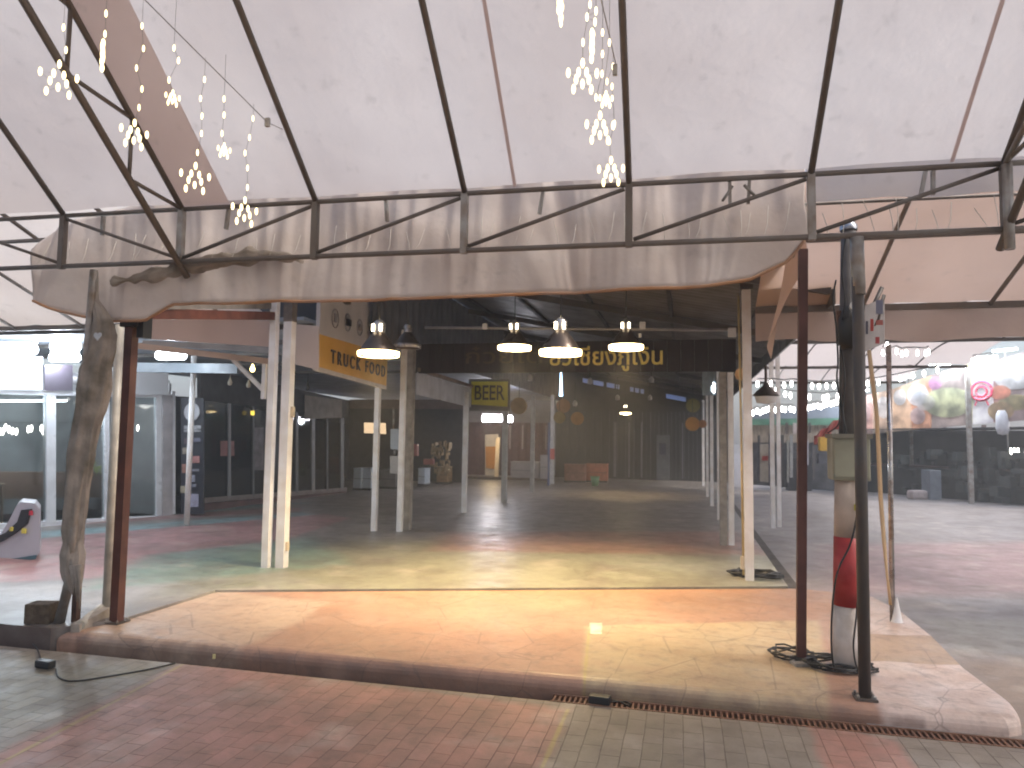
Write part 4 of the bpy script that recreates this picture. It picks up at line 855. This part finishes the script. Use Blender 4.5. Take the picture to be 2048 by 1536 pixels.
for i, (x, y, rr) in enumerate(((669, 637, 13), (694, 645, 12), (718, 655, 11), (741, 663, 10))):
    c = TS(x, y, .012); r = PX(rr, c)*1.15; e = dd.normalized(); b = B(); pts = [c+e*r*math.cos(2*math.pi*k/24)*1.1+V((0, 0, r*1.25*math.sin(2*math.pi*k/24))) for k in range(25)]
    b.tube(pts, .008, 5); mk('icon_ring', b, GI, ts)
    b = B(); s_ = r*.5
    if i == 0: b.bar(c-e*s_*.4-V((0, 0, s_)), c-e*s_*.4+V((0, 0, s_)), .025).bar(c+e*s_*.4-V((0, 0, s_)), c+e*s_*.4+V((0, 0, s_)), .025).bar(c-e*s_*.8+V((0, 0, s_)), c+e*s_*.8+V((0, 0, s_)), .03)
    elif i == 2: b.tube([c-V((0, 0, s_)), c, c+V((0, 0, s_))], [.02, .045, .015], 6)
    else: b.bar(c-V((0, 0, s_)), c+V((0, 0, s_*.9)), .07, .09)
    mk('icon', b, BLACK if i in (1, 3) else GI, ts)
mk('clip', B().box(TS(689, 604, .02), (.1, .1, .05)), INK, ts)
bs = thing('beer_sign', AY(978, 790, 14), 'square yellow sign reading BEER on the left row of posts', 'sign')
mk('board', qd([(943, 763), (1015, 763), (1014, 813), (943, 809)], 14, .04), M('beer_yellow', (.62, .57, .05), .5, .15, 3), bs)
mk('lettering_', B().box(AY(978, 788, 14.03), (.01, .01, .01)), INK, bs)
bpy.data.objects['lettering_'].name = 'backing_bolt'
text_mesh('lettering', 'BEER', .42, M('olive_ink', (.07, .07, .01), .6, .2), bs, AY(978, 787, 13.985), (1, 0, 0), (0, 0, 1), .004, width=PX(62, AY(978, 787, 14)), fat=.004)
mk('backboard', qd([(938, 758), (1020, 758), (1020, 822), (938, 822)], 14.06, .02), M('beer_back', (.12, .11, .105), .6, .2), bs)
# round hanging signs
OR = [(1038, 812, 17, 18, 'dull orange disc hanging right of the BEER sign', (.33, .19, .08)), (1127, 812, 14, 20, 'dim orange disc, upper one of the overlapping pair', (.25, .11, .04)), (1119, 835, 12, 19, 'dim olive disc, lower one of the overlapping pair', (.24, .17, .06)),
      (1155, 837, 13, 19, 'orange disc hanging alone before the end wall', (.36, .17, .05)), (1386, 811, 14, 20, 'olive disc hanging above an orange one at the hall\'s right', (.22, .19, .05)), (1385, 848, 14, 18, 'bright orange disc at the hall\'s right side', (.55, .25, .05)), (1405, 848, 8, 17, 'narrow orange disc half behind the far white posts', (.40, .17, .06))]
for x, y, r, Y, lb, cc in OR:
    p = AY(x, y, Y); t = thing('round_sign', p, lb, 'round sign', 'round signs hanging in the hall')
    mk('disc', B().disc(p, (0, -1, 0), PX(r, p), .04), M('disc%d' % x, cc, .6, .3, 5), t)
    mk('inner_mark', B().disc(p+V((0, -.005, 0)), (0, -1, 0), PX(r*.35, p), .01), M('discin%d' % x, tuple(v*.55 for v in cc), .6, .3), t)
    mk('hanger', B().tube([p+V((0, 0, PX(r, p))), p+V((0, 0, PX(r, p)+.4))], .008, 5), CORD, t)
p = G(903, 955); yp = thing('lollipop_sign', p, 'bright yellow round sign on a thin post in the left stalls', 'sign')
mk('post', B().bar((p.x, p.y, FL), (p.x, p.y, HT(p, 884)), .09), M('grey_paint', (.5, .5, .5)), yp); mk('disc', B().disc((p.x, p.y-.06, HT(p, 871)), (0, -1, 0), PX(13, p), .03), M('lolly_yellow', (.55, .42, .02), .5, .1), yp)
# ================================================================== left stalls inside hall
def boxy(px0, px1, py0, py1, label, mat, name, cat, depth=.45, group=None, z=FL, door=None):
    p = G((px0+px1)/2, py1, z); h = HT(p, py0)-z; w_ = PX(px1-px0, p)
    t = thing(name, p, label, cat, group); c = V((p.x, p.y+depth/2, z+h/2))
    mk('body', B().box(c, (w_, depth, h), bev=min(.02, w_/8)), mat, t)
    mk('plinth', B().box((c.x, c.y, z+.03), (w_*1.01, depth*1.01, .06)), BLACK, t)
    mk('top', B().box((c.x, c.y, z+h+.012), (w_*1.04, depth*1.04, .025), bev=.005), door or mat, t)
    mk('seam_line', B().box((c.x, c.y-depth/2-.003, z+h*.55), (w_*.9, .006, .012)), BLACK, t)
    return t
CW = M('fridge_white', (.52, .58, .64), .35, .15, 4)
boxy(705, 722, 938, 981, 'white chest cabinet in the dark stall, left one of a pair', CW, 'cabinet', 'cabinet', group='white cabinets in the dark stall')
boxy(724, 742, 938, 981, 'white chest cabinet in the dark stall, right one of a pair', CW, 'cabinet', 'cabinet', group='white cabinets in the dark stall')
boxy(758, 792, 942, 978, 'grey low cabinet behind the white post', M('grey_cab', (.22, .21, .2), .5, .3), 'cabinet', 'cabinet')
boxy(835, 850, 938, 972, 'white cabinet right of the rough grey column', CW, 'cabinet', 'cabinet')
boxy(872, 896, 935, 968, 'cluttered brown wooden crate stand', M('crate_brown', (.24, .14, .06), .7, .5, 12), 'crate_stand', 'stand', door=M('crate_top', (.4, .28, .14), .7, .5, 20))
boxy(1020, 1078, 925, 960, 'long pale counter in front of the far maroon curtain', M('counter_pale', (.42, .38, .37), .6, .2), 'counter', 'counter', depth=.6)
boxy(1080, 1096, 912, 962, 'taller pale end piece of the far counter', M('counter_pale', (.42, .38, .37)), 'counter_end', 'counter')
st = thing('dark_stall', (-7, 19, 0), 'dark open stalls beyond the glazed shop on the left', 'stall')
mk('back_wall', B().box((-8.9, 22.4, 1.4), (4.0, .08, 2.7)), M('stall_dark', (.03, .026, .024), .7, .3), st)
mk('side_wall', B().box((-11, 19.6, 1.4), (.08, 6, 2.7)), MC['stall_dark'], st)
mk('lit_menu', B().prism([AY(728, 845, 19.6), AY(770, 846, 19.6), AY(771, 868, 19.6), AY(728, 866, 19.6)], (0, .05, 0)), EM('menu_light', (.85, .6, .36), .6), st)
mk('rear_board', B().box((-8.9, 22.3, 2.62), (4.0, .05, .3)), M('rear_board', (.12, .08, .06), .7, .3), st)
hs = thing('hanging_board', AY(789, 945, 12.5), 'pale hanging board beside the white post left of the grey column', 'board')
mk('upper_board', qd([(781, 858), (798, 858), (798, 900), (781, 898)], 12.5), M('blueish_board', (.42, .47, .50), .5, .2), hs)
mk('lower_board', qd([(780, 912), (798, 912), (797, 948), (780, 946)], 12.5), M('cream_board', (.45, .42, .38), .5, .2), hs)
mk('string', B().tube([AY(787, 858, 12.5), AY(787, 815, 12.5)], .02, 6).tube([AY(789, 898, 12.5), AY(789, 912, 12.5)], .02, 6), GALV, hs)
b = B()
for k in range(60):
    x, y = random.uniform(862, 900), random.uniform(885, 945); p = AY(x, y, 19+random.random()); b.box(p, (random.uniform(.03, .12), .06, random.uniform(.04, .2)), random.random())
mk('shelf_goods', b, M('shelf_goods', (.30, .20, .09), .6, .7, 30, col2=(.07, .05, .03)), label='jumble of small brown goods on the far left stall shelves', cat='goods', kind='stuff')
for x0_, y0_, x1_, y1_, lb in ((828, 888, 834, 912, 'narrow red object behind the rough grey column'), (847, 918, 866, 929, 'red tray on the left stall counter')):
    mk('red_item', qd([(x0_, y0_), (x1_, y0_), (x1_, y1_), (x0_, y1_)], 16, .12), M('dull_red', (.35, .08, .07), .5, .3), label=lb, cat='red item')
# lit doorway
dw = thing('lit_doorway', AY(982, 960, 26.5), 'glowing doorway with an orange door and cream jamb', 'doorway')
mk('opening', qd([(970, 869), (996, 868), (996, 959), (970, 957)], 27.0, .05), M('door_cream', (.70, .62, .5), .6, .2), dw)
mk('orange_door', qd([(971, 893), (991, 893), (989, 938), (972, 936)], 26.9, .04), M('door_orange', (.60, .25, .02), .5, .2, 3), dw)
mk('jamb', qd([(992, 876), (1000, 874), (996, 961), (988, 961)], 26.3, .08), M('jamb_cream', (.80, .66, .45), .5, .2), dw)
light('door_glow', 'POINT', AY(984, 878, 25.4), 20, (1, .75, .45), dw, .2)
cw = thing('curtain_wall', (-5, 24.5, 0), 'dark maroon curtain wall behind the pale counter', 'curtain')
b = B(); b.sheet([[(-10+.1*k, 27.2+.03*math.sin(k*1.9), z) for k in range(54)] for z in (.1, 1.2, 2.2)]); mk('curtain', b, M('maroon_curtain', (.10, .035, .035), .8, .3), cw)
mk('header', B().box((-7.3, 27.1, 2.75), (5.4, .06, 1.2)), M('header_grey', (.16, .14, .13), .6, .3), cw)
st2 = B()
for x in (1020, 1045, 1092): a = AY(x, 880, 27); st2.box((a.x, 27, 1.6), (.05, .03, .9))
mk('rods', st2, M('pale_rod', (.3, .25, .24), .5, .2), cw)
mk('step', B().box((-7.0, 24.6, FL+.04), (5.0, .3, .08)), M('step_brown', (.13, .09, .06), .7, .3), kind='structure')
# orange crates at the end wall
oc = thing('orange_crate', AY(1150, 965, 26), 'wide faded orange crate against the far end wall', 'crate')
cr = boxy(1128, 1170, 930, 965, 'faded orange crate at the end wall, left one', M('crate_faded', (.30, .13, .09), .6, .4, 8), 'orange_crate', 'crate', group='orange crates')
bpy.data.objects.remove(oc)
boxy(1172, 1214, 929, 965, 'brighter orange crate at the end wall, right one', M('crate_orange', (.42, .12, .06), .6, .3, 8), 'orange_crate', 'crate', group='orange crates')
p = G(1190, 972); t = thing('green_bucket', p, 'small green bucket in front of the orange crates', 'bucket')
mk('pail', B().lathe(p, [(0, 0), (.10, 0), (.14, .28), (.13, .28), (.09, .02)], 14), M('bucket_green', (.10, .22, .10), .5, .2), t)
mk('rim', B().lathe(p, [(.14, .27), (.15, .28), (.15, .3), (.13, .3)], 14), MC['bucket_green'], t)
t = thing('plastic_sheet', AY(1417, 765, 13), 'bluish clear plastic sheet hanging by the second right post', 'plastic sheet')
mk('sheet', B().sheet([[AY(x, y, 13+.03*math.sin(x)) for x in range(1404, 1432, 3)] for y in (742, 765, 791)]), M('blue_plastic', (.40, .48, .52), .2, .4, 9), t)
light_p = AY(1427, 780, 13); mk('bright_patch', B().lathe(light_p-V((0, 0, .06)), [(0, 0), (.03, .03), (.035, .1), (.02, .17), (0, .2)], 10), EM('cool_spot', (.8, .9, 1), 6), t)
# hanging dim bits under the hall roof
for i, (x, y) in enumerate(((1060, 762), (1180, 768), (1303, 765), (1150, 812), (1235, 800), (1300, 800))):
    p = AY(x, y, 15+i); t = thing('unlit_fitting', p, 'small unlit ceiling fitting deep in the hall, %s' % ('above the far post', 'near the sloping skylights', 'right under the fascia boards', 'by the bluish slit light', 'left of the far pendant', 'right of the far pendant')[i], 'lamp', 'unlit fittings in the hall')
    mk('cup', B().lathe(p, [(0, 0), (.05, 0), (.06, .08), (.02, .14)], 10), M('fitting_grey', (.4, .36, .35), .4, .2), t); mk('stem', B().tube([p+V((0, 0, .14)), p+V((0, 0, .6))], .01, 5), CORD, t)
# ================================================================== ride-like grey console at left
p = G(40, 1118); Yc = p.y
cs = thing('grey_console', p, 'light grey moulded console with a black sloping seat at the left edge', 'console')
oo = [(-45, 1128), (-45, 1078), (0, 1070), (14, 1048), (34, 1010), (42, 1004), (70, 1007), (79, 1018), (80, 1104), (74, 1112)]
mk('shell', B().prism([AY(x, y, Yc) for x, y in oo], (-.38, .38, 0)), M('shell_grey', (.46, .45, .49), .4, .15, 3), cs)
mk('base_skid', B().prism([AY(x, y, Yc-.01) for x, y in ((-45, 1128), (74, 1110), (72, 1118), (-45, 1138))], (-.38, .38, 0)), M('skid_teal', (.05, .12, .15), .5, .3), cs)
mk('black_seat', B().prism([AY(x, y, Yc-.03) for x, y in ((42, 1020), (60, 1018), (52, 1048), (30, 1066), (0, 1084), (-20, 1090), (-20, 1078), (10, 1066), (34, 1044))], (0, .05, 0)), BLACK, cs)
mk('red_button', B().box(AY(62, 1026, Yc-.03), (.03, .03, .05), bev=.006), M('button_red', (.5, .03, .06), .4, .1), cs)
mk('yellow_trim', B().box(AY(23, 1058, Yc-.04), (.035, .03, .05), bev=.006).box(AY(48, 1062, Yc-.03), (.05, .03, .06), .2, .01), M('trim_yellow', (.55, .48, .08), .4, .2), cs)
# ================================================================== RIGHT: food stalls, banners, bulbs
BA = V((AY(1690, 880, 25.5).x, 25.5, 0)); BB = V((AY(2060, 880, 21.2).x, 21.2, 0))
def BP(x, y, off=0): n = V(((BB-BA).y, -(BB-BA).x, 0)).normalized(); return PL(x, y, BA, BB)+n*off
nb_ = V((-(BB-BA).y, (BB-BA).x, 0)).normalized()*.03
fs = thing('food_stalls', BP(1870, 985), 'row of dark food stalls under the long picture banner', 'stalls')
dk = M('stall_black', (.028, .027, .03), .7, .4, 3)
gx = lambda x: BP(x, 900)
a, c = BA.lerp(BB, 0), BA.lerp(BB, 1.25); inn = nb_.normalized()*2.2
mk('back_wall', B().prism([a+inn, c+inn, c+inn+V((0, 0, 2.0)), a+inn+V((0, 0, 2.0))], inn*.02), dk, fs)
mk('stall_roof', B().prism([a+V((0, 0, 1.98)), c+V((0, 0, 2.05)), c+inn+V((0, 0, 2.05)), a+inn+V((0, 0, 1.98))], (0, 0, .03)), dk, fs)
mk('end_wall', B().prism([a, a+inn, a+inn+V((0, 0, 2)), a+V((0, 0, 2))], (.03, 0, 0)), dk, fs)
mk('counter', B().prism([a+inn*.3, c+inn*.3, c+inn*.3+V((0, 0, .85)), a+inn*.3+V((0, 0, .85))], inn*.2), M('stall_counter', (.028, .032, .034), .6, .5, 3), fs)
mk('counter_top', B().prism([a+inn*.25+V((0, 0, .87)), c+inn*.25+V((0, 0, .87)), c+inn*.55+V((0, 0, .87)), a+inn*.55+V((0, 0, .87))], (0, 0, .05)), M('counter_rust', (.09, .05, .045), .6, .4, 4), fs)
q = BP(1869, 955, .15); mk('fridge', B().box((q.x, q.y, .42), (.34, .4, .84), .3, .02), M('fridge_dull', (.17, .19, .22), .5, .3), fs)
q = BP(1857, 972, .5); bs_ = mk('white_bag', B().box((q.x, q.y, .13), (.5, .3, .26), .4, .07), M('bag_pale', (.45, .38, .37), .7, .3, 6), label='pale lumpy sack on the floor before the dark stalls', cat='sack')
for i, x in enumerate((1995, 2002, 2009, 2025, 2033, 2046)): bulb(BP(x, 902, -.6), fs, (.03, .03, .09), me_s, 'spot_lamp')
mk('hanging_bag', B().lathe(BP(2006, 868), [(0, -.03), (.12, 0), (.16, .15), (.15, .5), (.1, .62)], 14), M('bag_white', (.55, .55, .58), .6, .2), fs)
random.seed(11)
b = B()
for k in range(90):
    x = random.uniform(1790, 2060); q = BP(x, 900, random.uniform(-1.2, -.1)); b.box((q.x, q.y, random.uniform(.1, 1.35)), (random.uniform(.08, .4), random.uniform(.08, .3), random.uniform(.05, .4)), random.random())
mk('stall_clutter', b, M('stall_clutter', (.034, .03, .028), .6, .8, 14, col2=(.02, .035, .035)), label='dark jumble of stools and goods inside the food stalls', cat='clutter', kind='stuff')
# picture banner: separate printed panels
bn = thing('food_banner', BP(1880, 800), 'long bright banner of food pictures above the dark stalls', 'banner')
def byt(x): return lerp([(1690, 800), (1780, 780), (1925, 728), (1990, 722), (2048, 702), (2080, 695)], x)
def byb(x): return lerp([(1690, 873), (1780, 864), (1935, 850), (1990, 845), (2080, 838)], x)
def printed(name, col): return fabric(name, tuple(min(.9, v*1.25) for v in col), .8, stain=tuple(v*.6 for v in col), scale=3, stain_amt=.8)
for x0_, x1_, cc in ((1690, 1716, (.75, .6, .58)), (1717, 1745, (.75, .55, .5)), (1746, 1786, (.75, .6, .5)), (1787, 1822, (.72, .58, .46)), (1823, 1862, (.74, .50, .38)), (1863, 1932, (.50, .44, .42)), (1934, 1944, (.6, .58, .4)), (1945, 1986, (.85, .82, .92)), (1987, 2012, (.55, .40, .38)), (2013, 2075, (.42, .36, .36))):
    mk('panel', B().prism([BP(x0_, byt(x0_)), BP(x1_, byt(x1_)), BP(x1_, byb(x1_)), BP(x0_, byb(x0_))], nb_), printed('print%d' % x0_, cc), bn)
def oval(x, y, rx, ry, col, nm, off=.02):
    c = BP(x, y, off); ex = (BB-BA).normalized(); b = B(); k0 = DF(c)/F; sx = rx*k0/abs(ex.dot(RT)); b.prism([c+ex*sx*math.cos(2*math.pi*k/22)+V((0, 0, ry*k0*math.sin(2*math.pi*k/22))) for k in range(22)], nb_*.2); mk(nm, b, printed('pic%d%d' % (x, y), col), bn)
for o_ in ((1800, 795, 6, 16, (.85, .87, .9)), (1836, 790, 10, 22, (.8, .86, .92)), (1852, 805, 9, 16, (.85, .78, .72)), (1836, 832, 7, 17, (.8, .68, .68)), (1871, 767, 6, 13, (.7, .45, .62)), (1896, 805, 23, 30, (.66, .68, .52)), (1892, 752, 5, 10, (.85, .86, .92)), (2002, 822, 11, 19, (.58, .48, .34)), (2001, 785, 9, 14, (.72, .42, .32)), (1995, 745, 9, 18, (.85, .87, .9)), (2032, 755, 18, 24, (.8, .8, .78)), (2030, 805, 14, 16, (.55, .5, .34)), (1768, 815, 7, 22, (.8, .75, .72)), (1730, 825, 6, 20, (.78, .62, .6))):
    oval(*o_[:4], o_[4], 'food_picture')
for k, x in enumerate((1740, 1830, 1900, 1970, 2030)):
    p = BP(x, byt(x)-6, .45); bt = mk('banner_lamp', B().tube([p-(BB-BA).normalized()*.3, p+(BB-BA).normalized()*.3], .03, 8), TUBE, bn)
    light('banner_glow', 'POINT', p+V((0, 0, -.08)), 40+24*(k > 1), (.86, .92, 1), bn, .1)
b = B(); ex = (BB-BA).normalized(); cc = BP(1964, 783, .03); k0 = DF(cc)/F
def ring(cc, r, ry, a0, a1, th): b.tube([cc+ex*r*k0*1.2*math.cos(a0+(a1-a0)*k/16)+V((0, 0, ry*k0*math.sin(a0+(a1-a0)*k/16))) for k in range(17)], th, 5)
ring(cc, 17, 20, -.6, 3.7, .035); ring(cc, 9, 10, 0, 6.28, .03); ring(cc+V((0, 0, -.12)), 12, 8, 3.2, 6.2, .05)
for s_ in (-1, 1): b.bar(cc+ex*s_*.05-V((0, 0, .1)), cc+ex*s_*.18-V((0, 0, .38)), .03)
mk('red_emblem', b, M('emblem_red', (.62, .06, .12), .5, .2), bn)
# string lights under the lane canopies
LB = EM('string_bulb', (1, .97, .92), 10); LB.cycles.emission_sampling = 'NONE'
me_l = me_b.copy(); me_l.materials.clear(); me_l.materials.append(LB)
def string(label, pts, Y, s=(5, 9)):
    c = AY(*pts[0], Y); t = thing('string_lights', c, label, 'string lights', 'bulb strings over the lane')
    for x, y in pts: p = AY(x, y, Y); bulb(p, t, (PX(s[0]*.55, p), PX(s[0]*.55, p), PX(s[1]*.72, p)), me_l)
    pp = sorted(pts); 
    if len(pp) > 1: mk('cord', B().tube([AY(x, y-8, Y)+V((0, 0, .02)) for x, y in pp], .008, 4), CORD, t)
string('short bulb string hanging under the skirt right of the notice board', [(1766, 706), (1774, 690), (1778, 707), (1793, 703), (1804, 708), (1813, 706), (1835, 706), (1851, 707), (1857, 704)], 9)
string('long even bulb string, highest of those crossing the lane', [(1515, 768), (1533, 768), (1542, 767), (1568, 770), (1583, 768), (1611, 770), (1624, 772), (1638, 773), (1653, 772), (1668, 771), (1712, 768), (1735, 767), (1757, 765), (1800, 757), (1826, 751), (1848, 747), (1875, 740)], 12)
string('sparser bulb string just under the long even one', [(1552, 781), (1570, 788), (1581, 791), (1611, 794), (1619, 794), (1647, 796), (1655, 794), (1675, 793), (1682, 792), (1712, 786)], 14)
string('dense far bulb string dipping behind the white lane posts', [(1514, 822), (1520, 825), (1526, 822), (1532, 820), (1538, 818), (1551, 820), (1564, 818), (1570, 819), (1581, 818), (1588, 820), (1500, 828), (1506, 826)], 17, (5, 8))
string('dense bulb string rising to the right above the far stalls', [(1615, 816), (1622, 815), (1628, 813), (1636, 812), (1642, 814), (1648, 810), (1654, 808), (1662, 808), (1668, 806), (1674, 804), (1682, 803), (1700, 800), (1712, 796)], 16, (5, 8))
string('bulb string running along the top of the banner', [(1945+i*6, 722-(i % 2)*2-i*.8) for i in range(9)], 14, (5, 7))
# far end of the lane: stalls, goods and hoarding
fe = thing('lane_end_stall', AY(1600, 975, 24), 'crowded far stall closing the lane behind the white posts', 'stall')
mk('hoarding', qd([(1490, 822), (1705, 812), (1705, 842), (1490, 840)], 25, .05), M('slate_hoarding', (.22, .25, .30), .6, .2, 2), fe)
mk('green_band', qd([(1490, 838), (1705, 836), (1705, 850), (1490, 850)], 24.8, .05), M('green_band', (.10, .26, .17), .6, .4, 4), fe)
mk('pale_wall', qd([(1490, 848), (1705, 848), (1705, 885), (1490, 885)], 25.2, .05), M('pale_wall', (.42, .34, .26), .7, .6, 9, stretch=(3, 1, .4)), fe)
mk('dark_front', qd([(1490, 885), (1705, 885), (1705, 985), (1490, 968)], 25.3, .05), M('dark_front', (.09, .09, .10), .7, .6, 5), fe)
mk('pale_sheet', qd([(1516, 888), (1540, 888), (1540, 965), (1516, 962)], 24.4, .05), M('pale_sheet', (.45, .40, .33), .6, .3), fe)
mk('red_print', qd([(1524, 912), (1536, 912), (1536, 921), (1524, 921)], 24.3, .04), M('print_red', (.5, .05, .04), .5, .2), fe)
for i, (x, y0, y1, w_, cc) in enumerate(((1518, 870, 965, 4, (.02, .02, .03)), (1540, 868, 970, 4, (.02, .02, .05)), (1565, 870, 975, 6, (.03, .03, .03)), (1576, 880, 965, 4, (.25, .25, .23)), (1583, 870, 955, 6, (.3, .3, .3)), (1560, 885, 945, 5, (.45, .12, .16)), (1613, 880, 930, 8, (.45, .45, .5)), (1628, 890, 960, 5, (.1, .09, .09)), (1610, 848, 880, 6, (.5, .42, .38)), (1574, 845, 868, 5, (.12, .09, .08)), (1620, 845, 866, 4, (.06, .05, .05)), (1546, 846, 866, 5, (.3, .22, .2)), (1590, 846, 868, 7, (.5, .42, .4)))):
    mk('stall_item', qd([(x-w_/2, y0), (x+w_/2, y0), (x+w_/2, y1), (x-w_/2, y1)], 24.1, .1), M('item%d' % i, cc, .6, .3), fe)
def dark_unit(px0, px1, py0, py1, label): return boxy(px0, px1, py0, py1, label, M('dark_unit', (.03, .03, .035), .5, .3), 'dark_counter', 'counter', depth=.8, z=0.0)
dark_unit(1578, 1622, 918, 982, 'black counter behind the right brown post')
dark_unit(1624, 1690, 928, 955, 'black cart top beside the yellow legs of a stand')
ys = thing('yellow_stand', G(1655, 972, 0), 'yellow trestle stand beside the khaki meter box', 'stand')
p = G(1655, 974, 0); YM = M('stand_yellow', (.62, .36, .05), .5, .2)
for dx, tp in ((-.35, 0), (.12, .2)): mk('leg', B().bar(p+V((dx, 0, 0)), p+V((dx-.15+tp*0, 0, .65)), .07), YM if dx > 0 else M('leg_pale', (.4, .3, .22), .6, .3), ys)
mk('brace', B().bar(p+V((.0, 0, .45)), p+V((.5, 0, .4)), .07, .16), YM, ys)
t = thing('yellow_box', AY(1654, 902, 19), 'plain yellow box hanging left of the khaki meter box', 'box')
mk('case', B().box(AY(1653, 888, 19.2), (PX(29, AY(1653, 888, 19)), .3, PX(28, AY(1653, 888, 19))), bev=.02), M('box_yellow', (.70, .44, .07), .5, .12), t)
mk('dark_tray', B().box(AY(1655, 917, 19.3), (.45, .3, .25)), M('tray_slate', (.14, .15, .18), .6, .3), t)
b = B(); rows = []
for j in range(7):
    rows.append([AY(1628+k*4.5, 872-k*3.2+j*3.0+3*math.sin(k*1.3+j), 20+.1*math.sin(k+j)) for k in range(12)])
b.sheet(rows); mk('red_cloth', b, M('cloth_red', (.48, .08, .06), .7, .4, 9), label='crumpled red cloth slung above the yellow box', cat='cloth', solid=.01)
# lane-side lamp shade right of the corner post
p = AY(1532, 786, 11); t = thing('dark_shade_lamp', p, 'unlit dark lampshade with a pale inside just right of the white corner post', 'lamp')
mk('shade', B().lathe(p, [(.19, -.04), (.14, .02), (.05, .10), (.02, .16), (.02, .4)], 20), SHADE, t)
mk('diffuser', B().lathe(p, [(.16, -.05), (.13, -.14), (0, -.16)], 16), M('opal_white', (.75, .74, .72), .4, .1), t)
# small disc on the right corner post
p = AY(1483, 748, 8.6); mk('orange_disc', B().disc(p, (-.6, -1, 0), .07, .02), M('disc_tan', (.45, .26, .12), .5, .2), label='small tan disc fixed behind the thick white corner post', cat='disc')

# ================================================================== thin milky volume added to imitate veiling lens glare
hz = B().box((0, 27, 3.6), (150, 170, 9.4)); m, nt, N, L = nodes('glare_medium'); N.remove(N['Principled BSDF'])
pv = N.new('ShaderNodeVolumePrincipled'); pv.inputs['Color'].default_value = (.86, .87, .90, 1); pv.inputs['Density'].default_value = .009; pv.inputs['Anisotropy'].default_value = .2
L.new(pv.outputs[0], N['Material Output'].inputs['Volume']); mk('glare_volume', hz, m, kind='stuff')
